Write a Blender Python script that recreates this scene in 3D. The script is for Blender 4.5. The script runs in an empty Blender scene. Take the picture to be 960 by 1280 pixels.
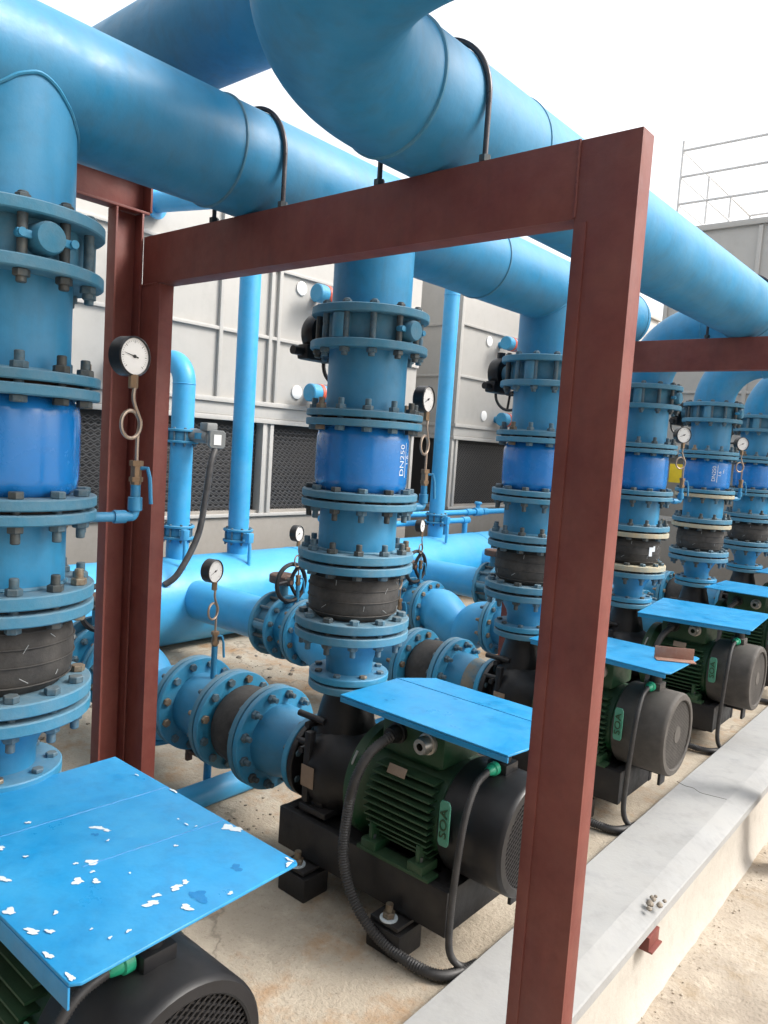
import bpy, bmesh, math, random
from mathutils import Vector, Matrix
random.seed(11)
C = bpy.context.scene.collection
PI = math.pi
def R(d): return math.radians(d)

# ------------------------------------------------------------------ materials
def mat(name, base, rough=.5, metal=0., alt=None, amt=.35, scale=6., dust=None, dust_amt=0., dust_up=0.,
        chip=None, chip_lo=.72, chip_scale=9., bump=0., bump_scale=60., vary=.0, coat=0., streak=None, streak_amt=0., rvar=.12):
    m = bpy.data.materials.new(name); m.use_nodes = True
    nt = m.node_tree; N = nt.nodes; L = nt.links
    bs = N['Principled BSDF']
    tc = N.new('ShaderNodeTexCoord'); oi = N.new('ShaderNodeObjectInfo')
    ad = N.new('ShaderNodeVectorMath'); ad.operation = 'MULTIPLY_ADD'
    cb = N.new('ShaderNodeCombineXYZ')
    for k in range(3): L.new(oi.outputs['Random'], cb.inputs[k])
    ad.inputs[1].default_value = (37., 53., 71.)
    L.new(cb.outputs[0], ad.inputs[0]); L.new(tc.outputs['Object'], ad.inputs[2])
    def noise(s, d=5, r=.6, vec=None):
        n = N.new('ShaderNodeTexNoise'); n.inputs['Scale'].default_value = s
        n.inputs['Detail'].default_value = d; n.inputs['Roughness'].default_value = r
        L.new(vec or ad.outputs[0], n.inputs['Vector']); return n.outputs[0]
    def ramp(v, lo, hi, a=0., b=1.):
        r = N.new('ShaderNodeMapRange'); r.inputs[1].default_value = lo; r.inputs[2].default_value = hi
        r.inputs[3].default_value = a; r.inputs[4].default_value = b; L.new(v, r.inputs[0]); return r.outputs[0]
    def mix(f, a, b):
        x = N.new('ShaderNodeMix'); x.data_type = 'RGBA'
        if isinstance(f, float): x.inputs[0].default_value = f
        else: L.new(f, x.inputs[0])
        for i, v in ((6, a), (7, b)):
            if isinstance(v, tuple): x.inputs[i].default_value = (*v, 1)
            else: L.new(v, x.inputs[i])
        return x.outputs[2]
    alt = alt or tuple(c * .6 for c in base)
    col = mix(ramp(noise(scale), .35, .7, 0., amt), base, alt)
    col = mix(ramp(noise(scale * 7, 3), .5, .75, 0., amt * .6), col, tuple(c * .75 for c in alt))
    if vary:
        hs = N.new('ShaderNodeHueSaturation'); L.new(col, hs.inputs['Color'])
        L.new(ramp(oi.outputs['Random'], 0, 1, 1 - vary, 1 + vary), hs.inputs['Value']); col = hs.outputs[0]
    if streak:
        mp = N.new('ShaderNodeMapping'); mp.inputs['Scale'].default_value = (1, 1, .12); L.new(ad.outputs[0], mp.inputs[0])
        col = mix(ramp(noise(22, 3, .6, mp.outputs[0]), .5, .72, 0., streak_amt), col, streak)
    rg = ramp(noise(scale * 3), .3, .7, max(.03, rough - rvar), min(1, rough + rvar))
    if dust:
        f = ramp(noise(scale * 1.7, 6, .7), .3, .75, 0., dust_amt)
        if dust_up:
            g = N.new('ShaderNodeNewGeometry'); sp = N.new('ShaderNodeSeparateXYZ'); L.new(g.outputs['Normal'], sp.inputs[0])
            up = ramp(sp.outputs[2], .2, .95, 0., dust_up)
            mm = N.new('ShaderNodeMath'); mm.operation = 'MULTIPLY'; L.new(up, mm.inputs[0]); L.new(ramp(noise(scale * 2.3, 6, .7), .25, .7, .35, 1.), mm.inputs[1])
            mx = N.new('ShaderNodeMath'); mx.operation = 'MAXIMUM'; L.new(f, mx.inputs[0]); L.new(mm.outputs[0], mx.inputs[1]); f = mx.outputs[0]
        col = mix(f, col, dust)
        r2 = N.new('ShaderNodeMix'); L.new(f, r2.inputs[0]); L.new(rg, r2.inputs[2]); r2.inputs[3].default_value = .85; rg = r2.outputs[0]
    if chip:
        f = ramp(noise(chip_scale, 7, .65), chip_lo, chip_lo + .015)
        col = mix(f, col, chip)
    L.new(col, bs.inputs['Base Color']); L.new(rg, bs.inputs['Roughness'])
    bs.inputs['Metallic'].default_value = metal; bs.inputs['Coat Weight'].default_value = coat; bs.inputs['Coat Roughness'].default_value = .15
    if bump:
        b = N.new('ShaderNodeBump'); b.inputs['Strength'].default_value = bump; b.inputs['Distance'].default_value = .004
        L.new(noise(bump_scale, 5, .65), b.inputs['Height']); L.new(b.outputs[0], bs.inputs['Normal'])
    return m

DUST = (.36, .33, .28)
M = {}
M['pipe']   = mat('blue_pipe_paint', (.010, .235, .47), .42, alt=(.016, .175, .34), amt=.55, dust=(.2, .36, .46), dust_amt=.24, dust_up=.28, bump=.2, bump_scale=32, scale=3.2, streak=(.03, .15, .25), streak_amt=.4, chip=(.10, .2, .27), chip_lo=.74, chip_scale=10, vary=.08)
M['cyan']   = mat('bright_blue_pipe_paint', (.022, .33, .66), .4, alt=(.026, .25, .5), dust=(.3, .5, .6), dust_amt=.2, dust_up=.22, bump=.15, bump_scale=22, scale=2.2, chip=(.016, .2, .45), chip_lo=.71, chip_scale=5)
M['flange'] = mat('weathered_blue_flange_paint', (.024, .205, .35), .55, alt=(.045, .165, .235), dust=DUST, dust_amt=.24, dust_up=.45, bump=.3, bump_scale=70, scale=9, vary=.12, chip=(.13, .065, .04), chip_lo=.725, chip_scale=13)
M['flange_bright'] = mat('blue_flange_paint', (.012, .255, .47), .48, alt=(.018, .185, .33), dust=DUST, dust_amt=.16, dust_up=.32, bump=.25, bump_scale=70, scale=8, vary=.08, chip=(.07, .09, .1), chip_lo=.735, chip_scale=15)
M['cream']  = mat('cream_bare_flange', (.5, .42, .27), .7, alt=(.33, .17, .08), dust=(.16, .33, .38), dust_amt=.5, scale=11, bump=.2)
M['epoxy']  = mat('deep_blue_epoxy', (.003, .185, .56), .2, alt=(.004, .15, .46), amt=.3, dust=(.15, .3, .5), dust_amt=.1, dust_up=.2, bump=.1, bump_scale=14, scale=5, coat=.35)
M['plate']  = mat('bright_blue_sheet_paint', (.008, .255, .56), .3, alt=(.007, .19, .45), amt=.5, dust=(.1, .4, .62), dust_amt=.4, bump=.8, bump_scale=5, scale=4, streak=(.006, .14, .36), streak_amt=.35, chip=(.4, .52, .58), chip_lo=.73, chip_scale=26)
M['chip']   = mat('bare_primer', (.6, .67, .71), .7, alt=(.42, .54, .6), scale=20)
M['plate_dark'] = mat('dark_blue_scar', (.012, .19, .46), .5, scale=20)
M['rubber'] = mat('dusty_rubber', (.016, .016, .017), .75, alt=(.032, .03, .028), amt=.8, dust=(.17, .155, .14), dust_amt=.38, dust_up=.3, bump=.4, bump_scale=55, scale=7)
M['gasket'] = mat('rust_gasket', (.035, .022, .018), .85, alt=(.12, .06, .035), amt=.8, scale=18)
M['wire']   = mat('grey_wire', (.36, .38, .38), .5, scale=30)
M['bolt']   = mat('painted_bolt', (.03, .125, .2), .5, .1, alt=(.05, .09, .11), amt=.8, scale=40, dust=DUST, dust_amt=.3, dust_up=.4, vary=.3)
M['stud']   = mat('zinc_stud', (.24, .22, .17), .5, .4, alt=(.17, .1, .06), amt=.9, scale=60, vary=.3)
M['bolt_dark'] = mat('dark_bolt', (.05, .075, .09), .5, .3, alt=(.13, .12, .1), amt=.7, scale=50, vary=.3)
M['red']    = mat('red_oxide_primer', (.165, .034, .027), .55, alt=(.115, .024, .02), amt=.5, dust=(.33, .14, .1), dust_amt=.3, bump=.2, bump_scale=45, scale=5, rvar=.1, streak=(.1, .022, .02), streak_amt=.5, chip=(.3, .16, .12), chip_lo=.755, chip_scale=30)
M['green']  = mat('motor_green_paint', (.006, .06, .022), .42, alt=(.004, .036, .014), dust=(.14, .15, .1), dust_amt=.25, dust_up=.32, scale=8, bump=.25, chip=(.06, .045, .03), chip_lo=.74, chip_scale=20)
M['gland']  = mat('green_gland_plastic', (.02, .36, .2), .4, alt=(.02, .3, .17), scale=20)
M['black']  = mat('black_machine_paint', (.006, .0065, .009), .45, alt=(.01, .0095, .011), dust=(.2, .18, .16), dust_amt=.05, dust_up=.12, scale=6, bump=.22, bump_scale=60)
M['cowl']   = mat('dusty_black_cowl', (.0075, .008, .0105), .42, alt=(.012, .012, .014), dust=(.17, .155, .14), dust_amt=.045, dust_up=.12, bump_scale=40, scale=5, bump=.08)
M['cowl_dusty'] = mat('very_dusty_cowl', (.04, .037, .035), .7, alt=(.06, .055, .05), dust=(.22, .2, .18), dust_amt=.4, dust_up=.4, scale=5)
M['void']   = mat('dark_void', (.004, .004, .004), .9)
M['iron']   = mat('rusty_iron', (.09, .065, .055), .6, .2, alt=(.14, .06, .035), amt=.8, scale=25, bump=.3)
M['brass']  = mat('dull_brass', (.3, .2, .12), .45, .6, alt=(.2, .14, .1), scale=40)
M['steel']  = mat('worn_steel', (.46, .44, .41), .38, .75, alt=(.34, .3, .26), scale=30)
M['copper'] = mat('siphon_tube_metal', (.42, .33, .26), .38, .7, alt=(.33, .27, .22), scale=30)
M['gaugeblack'] = mat('gauge_black', (.016, .016, .018), .38, scale=20)
M['dial']   = mat('gauge_white', (.78, .78, .77), .35, alt=(.72, .72, .7), amt=.2)
M['ink']    = mat('black_ink', (.02, .02, .02), .6)
M['white']  = mat('white_marking', (.72, .76, .8), .5, alt=(.6, .66, .72), scale=30)
M['hose']   = mat('black_conduit', (.026, .026, .028), .45, alt=(.036, .036, .038), dust=(.2, .19, .18), dust_amt=.25, dust_up=.3, scale=12)
M['tower']  = mat('tower_grey_panel', (.40, .39, .37), .5, alt=(.36, .35, .335), amt=.4, scale=1.1, dust=(.56, .55, .53), dust_amt=.25, streak=(.36, .35, .33), streak_amt=.25)
M['trim']   = mat('tower_light_trim', (.43, .42, .40), .45, alt=(.37, .36, .35), scale=4)
M['basin']  = mat('tower_basin_panel', (.26, .24, .215), .6, alt=(.21, .195, .175), scale=3, dust=(.4, .38, .35), dust_amt=.22, chip=(.5, .5, .48), chip_lo=.72, chip_scale=8)
M['louver'] = mat('black_louver', (.018, .018, .02), .5, alt=(.03, .03, .03), scale=10)
M['louver_edge'] = mat('grey_louver_edge', (.07, .07, .072), .5, scale=10)
M['port']   = mat('white_port', (.8, .8, .79), .5, alt=(.75, .75, .74), amt=.2)
M['redband'] = mat('orange_red_band', (.55, .1, .06), .5)
M['badge']  = mat('green_badge', (.05, .3, .2), .45, alt=(.035, .22, .15), scale=30, dust=(.25, .33, .28), dust_amt=.35)
M['plate_tag'] = mat('pale_nameplate', (.3, .22, .16), .45, .2, alt=(.2, .14, .1), scale=40)
M['yellow'] = mat('yellow_sign', (.75, .55, .02), .5)
M['galv']   = mat('galvanised_rail', (.62, .62, .62), .6, .0)
M['coping'] = mat('grey_coping_concrete', (.34, .345, .345), .85, alt=(.26, .265, .27), amt=.7, scale=2.2, dust=(.33, .32, .295), dust_amt=.4, bump=.3, bump_scale=70)
M['curbwall'] = mat('pale_wall_render', (.46, .43, .385), .88, alt=(.36, .33, .285), amt=.5, scale=3, bump=.5, bump_scale=60, chip=(.27, .23, .18), chip_lo=.71, chip_scale=14)
M['rubble'] = mat('rubble_stone', (.38, .33, .27), .9, alt=(.22, .18, .14), amt=.8, scale=30, bump=.5, vary=.35)

def floor_mat(name, base, alt, rust, grit, crack_scale, gritscale=90):
    m = bpy.data.materials.new(name); m.use_nodes = True
    nt = m.node_tree; N = nt.nodes; L = nt.links; bs = N['Principled BSDF']
    tc = N.new('ShaderNodeTexCoord')
    def noise(s, d=6, r=.6):
        n = N.new('ShaderNodeTexNoise'); n.inputs['Scale'].default_value = s; n.inputs['Detail'].default_value = d; n.inputs['Roughness'].default_value = r
        L.new(tc.outputs['Object'], n.inputs['Vector']); return n.outputs[0]
    def ramp(v, lo, hi, a=0., b=1.):
        r = N.new('ShaderNodeMapRange'); r.inputs[1].default_value = lo; r.inputs[2].default_value = hi
        r.inputs[3].default_value = a; r.inputs[4].default_value = b; L.new(v, r.inputs[0]); return r.outputs[0]
    def mix(f, a, b):
        x = N.new('ShaderNodeMix'); x.data_type = 'RGBA'; L.new(f, x.inputs[0])
        for i, v in ((6, a), (7, b)):
            if isinstance(v, tuple): x.inputs[i].default_value = (*v, 1)
            else: L.new(v, x.inputs[i])
        return x.outputs[2]
    col = mix(ramp(noise(1.6), .35, .68), base, alt)
    col = mix(ramp(noise(5., 9, .75), .48, .66, 0., .75), col, tuple(c * 1.22 for c in base))
    col = mix(ramp(noise(1.1, 9, .7), .55, .72, 0., .55), col, tuple(c * .55 for c in alt))
    if rust: col = mix(ramp(noise(2.6, 6, .72), .5, .68, 0., .85), col, rust)
    col = mix(ramp(noise(gritscale, 3, .7), .58, .72, 0., .6), col, grit)
    v = N.new('ShaderNodeTexVoronoi'); v.feature = 'DISTANCE_TO_EDGE'; v.inputs['Scale'].default_value = crack_scale
    nz = N.new('ShaderNodeTexNoise'); nz.inputs['Scale'].default_value = 3; nz.inputs['Detail'].default_value = 8
    L.new(tc.outputs['Object'], nz.inputs['Vector'])
    vm = N.new('ShaderNodeVectorMath'); vm.operation = 'ADD'; L.new(tc.outputs['Object'], vm.inputs[0]); L.new(nz.outputs['Color'], vm.inputs[1]); L.new(vm.outputs[0], v.inputs['Vector'])
    col = mix(ramp(v.outputs['Distance'], .0, .006, .55, 0.), col, tuple(c * .35 for c in alt))
    L.new(col, bs.inputs['Base Color']); bs.inputs['Roughness'].default_value = .88
    b = N.new('ShaderNodeBump'); b.inputs['Strength'].default_value = .6; b.inputs['Distance'].default_value = .01
    ma = N.new('ShaderNodeMath'); ma.operation = 'ADD'; L.new(noise(12, 8, .7), ma.inputs[0]); L.new(noise(gritscale, 3), ma.inputs[1])
    L.new(ma.outputs[0], b.inputs['Height']); L.new(b.outputs[0], bs.inputs['Normal'])
    return m
M['pad'] = floor_mat('tan_pump_floor', (.42, .365, .29), (.33, .28, .215), (.33, .17, .06), (.2, .16, .12), .35)
M['yard'] = floor_mat('rough_tan_concrete', (.40, .35, .285), (.29, .245, .195), (.27, .2, .12), (.15, .12, .09), .4, 60)

# ------------------------------------------------------------------ mesh helpers
def axmat(axis):
    if axis == 'Z': return Matrix.Identity(4)
    if axis == 'X': return Matrix(((0, 0, 1, 0), (1, 0, 0, 0), (0, 1, 0, 0), (0, 0, 0, 1)))   # local z -> X
    if axis == 'Y': return Matrix(((1, 0, 0, 0), (0, 0, 1, 0), (0, -1, 0, 0), (0, 0, 0, 1)))  # local z -> Y
class MB:
    def __init__(s): s.bm = bmesh.new()
    def box(s, c, d, bev=0., rot=None):
        b = bmesh.new(); bmesh.ops.create_cube(b, size=1.)
        bmesh.ops.scale(b, vec=d, verts=b.verts)
        if bev: bmesh.ops.bevel(b, geom=b.edges[:], offset=bev, segments=2, affect='EDGES', profile=.6)
        mx = Matrix.Translation(c) @ (rot.to_4x4() if rot else Matrix.Identity(4))
        b.transform(mx); s._add(b); return s
    def _add(s, b):
        me = bpy.data.meshes.new('tmp'); b.to_mesh(me); b.free(); s.bm.from_mesh(me); bpy.data.meshes.remove(me)
    def lathe(s, prof, at=(0, 0, 0), axis='Z', seg=40, rot=None):
        b = bmesh.new(); rings = []
        for r, z in prof:
            if r < 1e-6: rings.append([b.verts.new((0, 0, z))])
            else: rings.append([b.verts.new((r * math.cos(2 * PI * k / seg), r * math.sin(2 * PI * k / seg), z)) for k in range(seg)])
        for a, c in zip(rings, rings[1:]):
            for k in range(seg):
                k2 = (k + 1) % seg
                if len(a) == 1 and len(c) == 1: continue
                if len(a) == 1: b.faces.new((a[0], c[k2], c[k]))
                elif len(c) == 1: b.faces.new((a[k], a[k2], c[0]))
                else: b.faces.new((a[k], a[k2], c[k2], c[k]))
        bmesh.ops.recalc_face_normals(b, faces=b.faces)
        b.transform(Matrix.Translation(at) @ (rot.to_4x4() if rot else axmat(axis))); s._add(b); return s
    def cyl(s, r, z0, z1, at=(0, 0, 0), axis='Z', seg=32, bev=0., rot=None):
        bev = min(bev, r * .4, abs(z1 - z0) * .4)
        p = [(0, z0), (r - bev, z0), (r, z0 + bev), (r, z1 - bev), (r - bev, z1), (0, z1)] if bev else [(0, z0), (r, z0), (r, z1), (0, z1)]
        return s.lathe(p, at, axis, seg, rot)
    def tube(s, pts, r, seg=14, cap=True, closed=False):
        pts = [Vector(p) for p in pts]; n = len(pts); b = bmesh.new(); rings = []
        rr = r if callable(r) else (lambda t: r)
        prev = None
        for i, p in enumerate(pts):
            if closed: t = (pts[(i + 1) % n] - pts[i - 1]).normalized()
            else: t = (pts[min(i + 1, n - 1)] - pts[max(i - 1, 0)]).normalized()
            if prev is None:
                u = t.cross(Vector((0, 0, 1)));
                if u.length < 1e-3: u = t.cross(Vector((1, 0, 0)))
                u.normalize()
            else:
                u = (prev - t * prev.dot(t)).normalized()
            prev = u; w = t.cross(u)
            q = rr(i / max(1, n - 1))
            rings.append([b.verts.new(p + (u * math.cos(2 * PI * k / seg) + w * math.sin(2 * PI * k / seg)) * q) for k in range(seg)])
        pr = list(zip(rings, rings[1:])) + ([(rings[-1], rings[0])] if closed else [])
        for a, c in pr:
            for k in range(seg): b.faces.new((a[k], a[(k + 1) % seg], c[(k + 1) % seg], c[k]))
        if cap and not closed: b.faces.new(rings[0][::-1]); b.faces.new(rings[-1])
        bmesh.ops.recalc_face_normals(b, faces=b.faces)
        s._add(b); return s
    def prism(s, poly, h, mx=None, bev=0.):
        b = bmesh.new()
        v0 = [b.verts.new((x, y, 0)) for x, y in poly]; v1 = [b.verts.new((x, y, h)) for x, y in poly]; n = len(poly)
        b.faces.new(v0[::-1]); b.faces.new(v1)
        for k in range(n): b.faces.new((v0[k], v0[(k + 1) % n], v1[(k + 1) % n], v1[k]))
        bmesh.ops.recalc_face_normals(b, faces=b.faces)
        if bev: bmesh.ops.bevel(b, geom=b.edges[:], offset=bev, segments=1, affect='EDGES')
        if mx: b.transform(mx)
        s._add(b); return s
    def quad(s, a, b_, c, d):
        s.bm.faces.new([s.bm.verts.new(p) for p in (a, b_, c, d)]); return s
    def mesh(s, name, m, smooth=True, ang=38):
        me = bpy.data.meshes.new(name); s.bm.to_mesh(me); s.bm.free(); me.materials.append(m)
        if smooth: me.shade_smooth(); me.set_sharp_from_angle(angle=R(ang))
        return me
    def obj(s, name, m, parent=None, loc=(0, 0, 0), smooth=True, ang=38):
        return link(name, s.mesh(name, m, smooth, ang), parent, loc)
def link(name, me, parent=None, loc=(0, 0, 0), rot=None):
    o = bpy.data.objects.new(name, me); C.objects.link(o); o.location = loc
    if rot: o.rotation_euler = rot
    if parent: o.parent = parent
    return o
def tag(o, label=None, cat=None, group=None, kind=None):
    if label: o['label'] = label
    if cat: o['category'] = cat
    if group: o['group'] = group
    if kind: o['kind'] = kind
    return o
def thing(name, label, cat, loc=(0, 0, 0), rot=None, group=None):
    return tag(link(name, None, None, loc, rot), label, cat, group)
def copy_tree(o, parent=None):
    c = o.copy(); C.objects.link(c)
    if parent: c.parent = parent
    for ch in list(o.children): copy_tree(ch, c)
    return c
def setmat(o, m):
    o.material_slots[0].link = 'OBJECT'; o.material_slots[0].material = m
def arc(c, r, a0, a1, n, ex, ey):
    c, ex, ey = Vector(c), Vector(ex), Vector(ey)
    return [c + ex * (r * math.cos(a0 + (a1 - a0) * k / n)) + ey * (r * math.sin(a0 + (a1 - a0) * k / n)) for k in range(n + 1)]
def smooth_path(pts, n=10):
    pts = [Vector(p) for p in pts]; out = []
    for i in range(len(pts) - 1):
        p0 = pts[max(i - 1, 0)]; p1 = pts[i]; p2 = pts[i + 1]; p3 = pts[min(i + 2, len(pts) - 1)]
        for k in range(n):
            t = k / n
            out.append(.5 * ((2 * p1) + (p2 - p0) * t + (2 * p0 - 5 * p1 + 4 * p2 - p3) * t * t + (3 * p1 - p0 - 3 * p2 + p3) * t ** 3))
    out.append(pts[-1]); return out

FL = .15                                   # level of the pump floor
YS = [.763, 1.983, 3.223, 4.463, 5.703, 6.943]
ZL = 2.467; RH = .1455                     # overhead headers
ZS = .527                                  # suction axis

# ------------------------------------------------------------------ bolts and flanges (local axis Z)
_bm = {}
def bolt_mesh(kind, h, r=.0175):
    """centred on the joint; 'up': thread and nut on top, head below; 'down': head on top; 'stud': nuts both ends"""
    key = (kind, round(h, 4), r)
    if key in _bm: return _bm[key]
    b = MB(); t = r * .9; a = h / 2
    if kind == 'down':
        b.cyl(r, a, a + t, seg=6, bev=.002); b.cyl(r * 1.05, -a - t, -a, seg=6, bev=.002); b.cyl(r * .58, -a - t - .024, a, seg=12, bev=.002)
    elif kind == 'up':
        b.cyl(r * 1.05, a, a + t, seg=6, bev=.002); b.cyl(r, -a - t, -a, seg=6, bev=.002); b.cyl(r * .6, -a, a + t + .022, seg=12, bev=.002)
    elif kind == 'cap':
        b.cyl(r, a, a + t * .8, seg=6, bev=.002); b.cyl(r, -a - t, -a, seg=6, bev=.002); b.cyl(r * .55, -a, a, seg=10)
    else:
        b.cyl(r * .9, a, a + t * .7, seg=6, bev=.002); b.cyl(r, -a - t, -a, seg=6, bev=.002); b.cyl(r * .62, -a - t - .012, a + t, seg=12, bev=.002)
    _bm[key] = b.mesh('bolt', M['bolt']); return _bm[key]
_sm = {}
def stud_tip(r, l):
    key = (r, l)
    if key not in _sm:
        b = MB(); b.cyl(r, 0, l, seg=12, bev=.002); _sm[key] = b.mesh('thread', M['stud'])
    return _sm[key]
def flange(parent, z0, z1, r=.2025, ri=.12, m=None):
    b = MB(); e = .003
    b.lathe([(ri, z0), (r - e, z0), (r, z0 + e), (r, z1 - e), (r - e, z1), (ri, z1)], seg=56)
    return b.obj('flange', m or M['flange'], parent)
def bolts(fl, zc, h, n, rc, kind, r=.0175, off=.5):
    me = bolt_mesh(kind, h, r)
    for k in range(n):
        a = 2 * PI * (k + off) / n
        o = link('bolt', me, fl, (rc * math.cos(a), rc * math.sin(a), zc), (0, 0, random.uniform(0, 1)))
        q = random.random()
        if q < .16: setmat(o, M['stud'])
        elif q < .34: setmat(o, M['bolt_dark'])
def gasket(parent, z0, z1, r=.165):
    MB().cyl(r, z0, z1, seg=40).obj('gasket', M['gasket'], parent)
def joint(parent, a0, a1, b0, b1, kind, r=.2025, n=12, rc=.175, ma=None, mb=None, br=.0175, gr=.165):
    """two flanges a (low) and b (high) bolted together"""
    lo = flange(parent, a0, a1, r, r * .5, ma); hi = flange(parent, b0, b1, r, r * .5, mb)
    gasket(parent, a1 - .001, b0 + .001, gr)
    bolts(hi, (a0 + b1) / 2, b1 - a0, n, rc, kind, br); return lo, hi
def weld(parent, r, z, w=.006):
    return MB().tube([(r * math.cos(2 * PI * k / 48), r * math.sin(2 * PI * k / 48), z + random.uniform(-.001, .001)) for k in range(48)], w, seg=6, closed=True).obj('weld_bead', M['flange'], parent)

# lettering bent round a cylinder (axis Z), read from bottom to top
def text_mesh(body, size, ext=0.):
    cu = bpy.data.curves.new('lettering', 'FONT'); cu.body = body; cu.size = size; cu.align_x = 'CENTER'; cu.align_y = 'CENTER'; cu.extrude = ext; cu.resolution_u = 3
    o = bpy.data.objects.new('tmp', cu); C.objects.link(o)
    dg = bpy.context.evaluated_depsgraph_get(); me = bpy.data.meshes.new_from_object(o.evaluated_get(dg))
    bpy.data.objects.remove(o); return me
def marking(parent, rad, zc, az):
    bm = bmesh.new()
    def put(body, size, dx, dy):
        me = text_mesh(body, size); b = bmesh.new(); b.from_mesh(me)
        bmesh.ops.subdivide_edges(b, edges=[e for e in b.edges if e.calc_length() > .01], cuts=2)
        for v in b.verts: v.co = Vector((v.co.x + dy, v.co.y - dx, 0))
        b.to_mesh(me); b.free(); bm.from_mesh(me)
    put('DN250', .036, 0, 0); put('1.6', .03, .042, .0); put('MPa', .016, .072, .02)
    for x0, w, l in ((.0235, .003, .12),):
        vs = [bm.verts.new((sx * l / 2, -x0 + sy * w / 2, 0)) for sx, sy in ((-1, -1), (1, -1), (1, 1), (-1, 1))]; bm.faces.new(vs)
    for v in bm.verts:
        t, s = v.co.x, v.co.y           # t up, -s to the right
        a = az + (-s) / rad
        v.co = Vector((rad * math.cos(a), rad * math.sin(a), zc + t))
    me = bpy.data.meshes.new('lettering'); bm.to_mesh(me); bm.free(); me.materials.append(M['white'])
    return link('lettering', me, parent)

# ------------------------------------------------------------------ discharge columns
COLG = 'discharge columns above the pumps'
def make_column(label, lastly):
    t = thing('discharge_column', label, 'pipe column', (0, 0, 0), None, COLG)
    b = MB(); b.lathe([(.082, .86), (.084, .93), (.089, .95), (.118, 1.0), (.1345, 1.018), (.1365, 1.03)], seg=48); b.obj('reducer', M['pipe'], t)
    lo = flange(t, .868, .893, .142, .07, M['flange_bright']); bolts(lo, .868, .05, 8, .118, 'cap', .014)
    gasket(t, .8595, .8685, .12)
    joint(t, 1.023, 1.052, 1.064, 1.095, 'down', mb=M['flange'])
    b = MB()
    prof = [(.128, 1.088), (.134, 1.1), (.15, 1.112), (.158, 1.135), (.161, 1.18), (.158, 1.222), (.15, 1.245), (.134, 1.258), (.128, 1.27)]
    b.lathe(prof, seg=56)
    for z in (1.118, 1.165, 1.205, 1.24): b.tube([( (.1615 if .13 < z - 1 < .23 else .1555) * math.cos(2 * PI * k / 40), (.1615 if .13 < z - 1 < .23 else .1555) * math.sin(2 * PI * k / 40), z) for k in range(40)], .0022, seg=5, closed=True)
    rj = b.obj('rubber_joint', M['rubber'], t)
    b = MB(); rr = random.Random(5)
    for k in range(9):
        a = rr.uniform(-2.2, 1.2); z = rr.uniform(1.12, 1.235); d = rr.uniform(-.9, .9); l = rr.uniform(.01, .022)
        pts = [((.1625) * math.cos(a + d * l * q / .16), .1625 * math.sin(a + d * l * q / .16), z + l * q * math.cos(d)) for q in (-.5, 0, .5)]
        b.tube(pts, .0009, seg=4)
    b.obj('wire_strand', M['wire'], rj)
    joint(t, 1.262, 1.289, 1.299, 1.329, 'up')
    MB().cyl(.1365, 1.32, 1.486, seg=48).obj('spool_pipe', M['pipe'], t)
    weld(t, .137, 1.331)
    joint(t, 1.479, 1.503, 1.511, 1.536, 'down')
    b = MB()
    b.lathe([(.13, 1.53), (.148, 1.54), (.158, 1.553), (.1615, 1.575), (.1625, 1.64), (.1615, 1.715), (.157, 1.738), (.146, 1.752), (.13, 1.762)], seg=56)
    b.obj('check_valve', M['epoxy'], t)
    joint(t, 1.755, 1.779, 1.786, 1.809, 'up')
    MB().cyl(.1365, 1.80, 2.02, seg=48).obj('spool_pipe', M['pipe'], t)
    weld(t, .137, 1.811)
    lo = flange(t, 2.011, 2.038); hi = flange(t, 2.123, 2.150)
    bolts(lo, 2.0805, .139, 12, .175, 'stud')
    # butterfly valve body with its shaft bosses
    b = MB(); b.lathe([(.12, 2.036), (.150, 2.036), (.155, 2.045), (.155, 2.116), (.150, 2.125), (.12, 2.125)], seg=48)
    b.lathe([(.0, 0), (.036, 0), (.034, .05), (.03, .06), (0, .06)], (.145, 0, 2.08), 'X', 20)
    b.lathe([(.0, -.06), (.042, -.06), (.045, 0), (0, 0)], (-.15, 0, 2.08), 'X', 20)
    for s in (-1, 1): b.cyl(.03, -.04, .04, (.02, s * .163, 2.08), 'Z', 16)
    bv = b.obj('butterfly_valve', M['flange'], t)
    b = MB(); b.lathe([(0, 0), (.027, 0), (.027, .014), (.02, .02), (0, .02)], (.178, 0, 2.08), 'X', 24)
    b.box((.182, 0, 2.08), (.012, .13, .017), .004); b.cyl(.009, .17, .195, (0, .055, 2.08), 'X', 10); b.cyl(.009, .17, .195, (0, -.055, 2.08), 'X', 10)
    b.obj('shaft_cap', M['flange_bright'], bv)
    b = MB()   # gearbox: round drum with a worm housing below
    b.lathe([(0, 0), (.07, 0), (.076, .012), (.076, .045), (.07, .055), (0, .055)], (-.272, 0, 2.085), 'X', 32)
    b.box((-.245, -.01, 2.015), (.055, .15, .055), .01); b.cyl(.02, 0, .03, (-.245, 0, 2.155), 'Z', 8)
    b.cyl(.016, -.13, -.06, (-.245, 0, 2.015), 'Y', 12)
    b.obj('gearbox', M['black'], bv)
    b = MB(); hc = Vector((-.245, -.1, 1.985)) if False else Vector((-.245, .11, 2.0))
    b.tube([(hc.x + .085 * math.cos(2 * PI * k / 32), hc.y, hc.z + .085 * math.sin(2 * PI * k / 32)) for k in range(32)], .0075, seg=8, closed=True)
    for k in range(3):
        a = 2 * PI * k / 3 + .4; b.tube([hc, hc + Vector((.085 * math.cos(a), 0, .085 * math.sin(a)))], .006, seg=6)
    b.cyl(.014, -.03, .02, hc, 'Y', 12)
    b.obj('handwheel', M['black'], bv)
    return t
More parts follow.
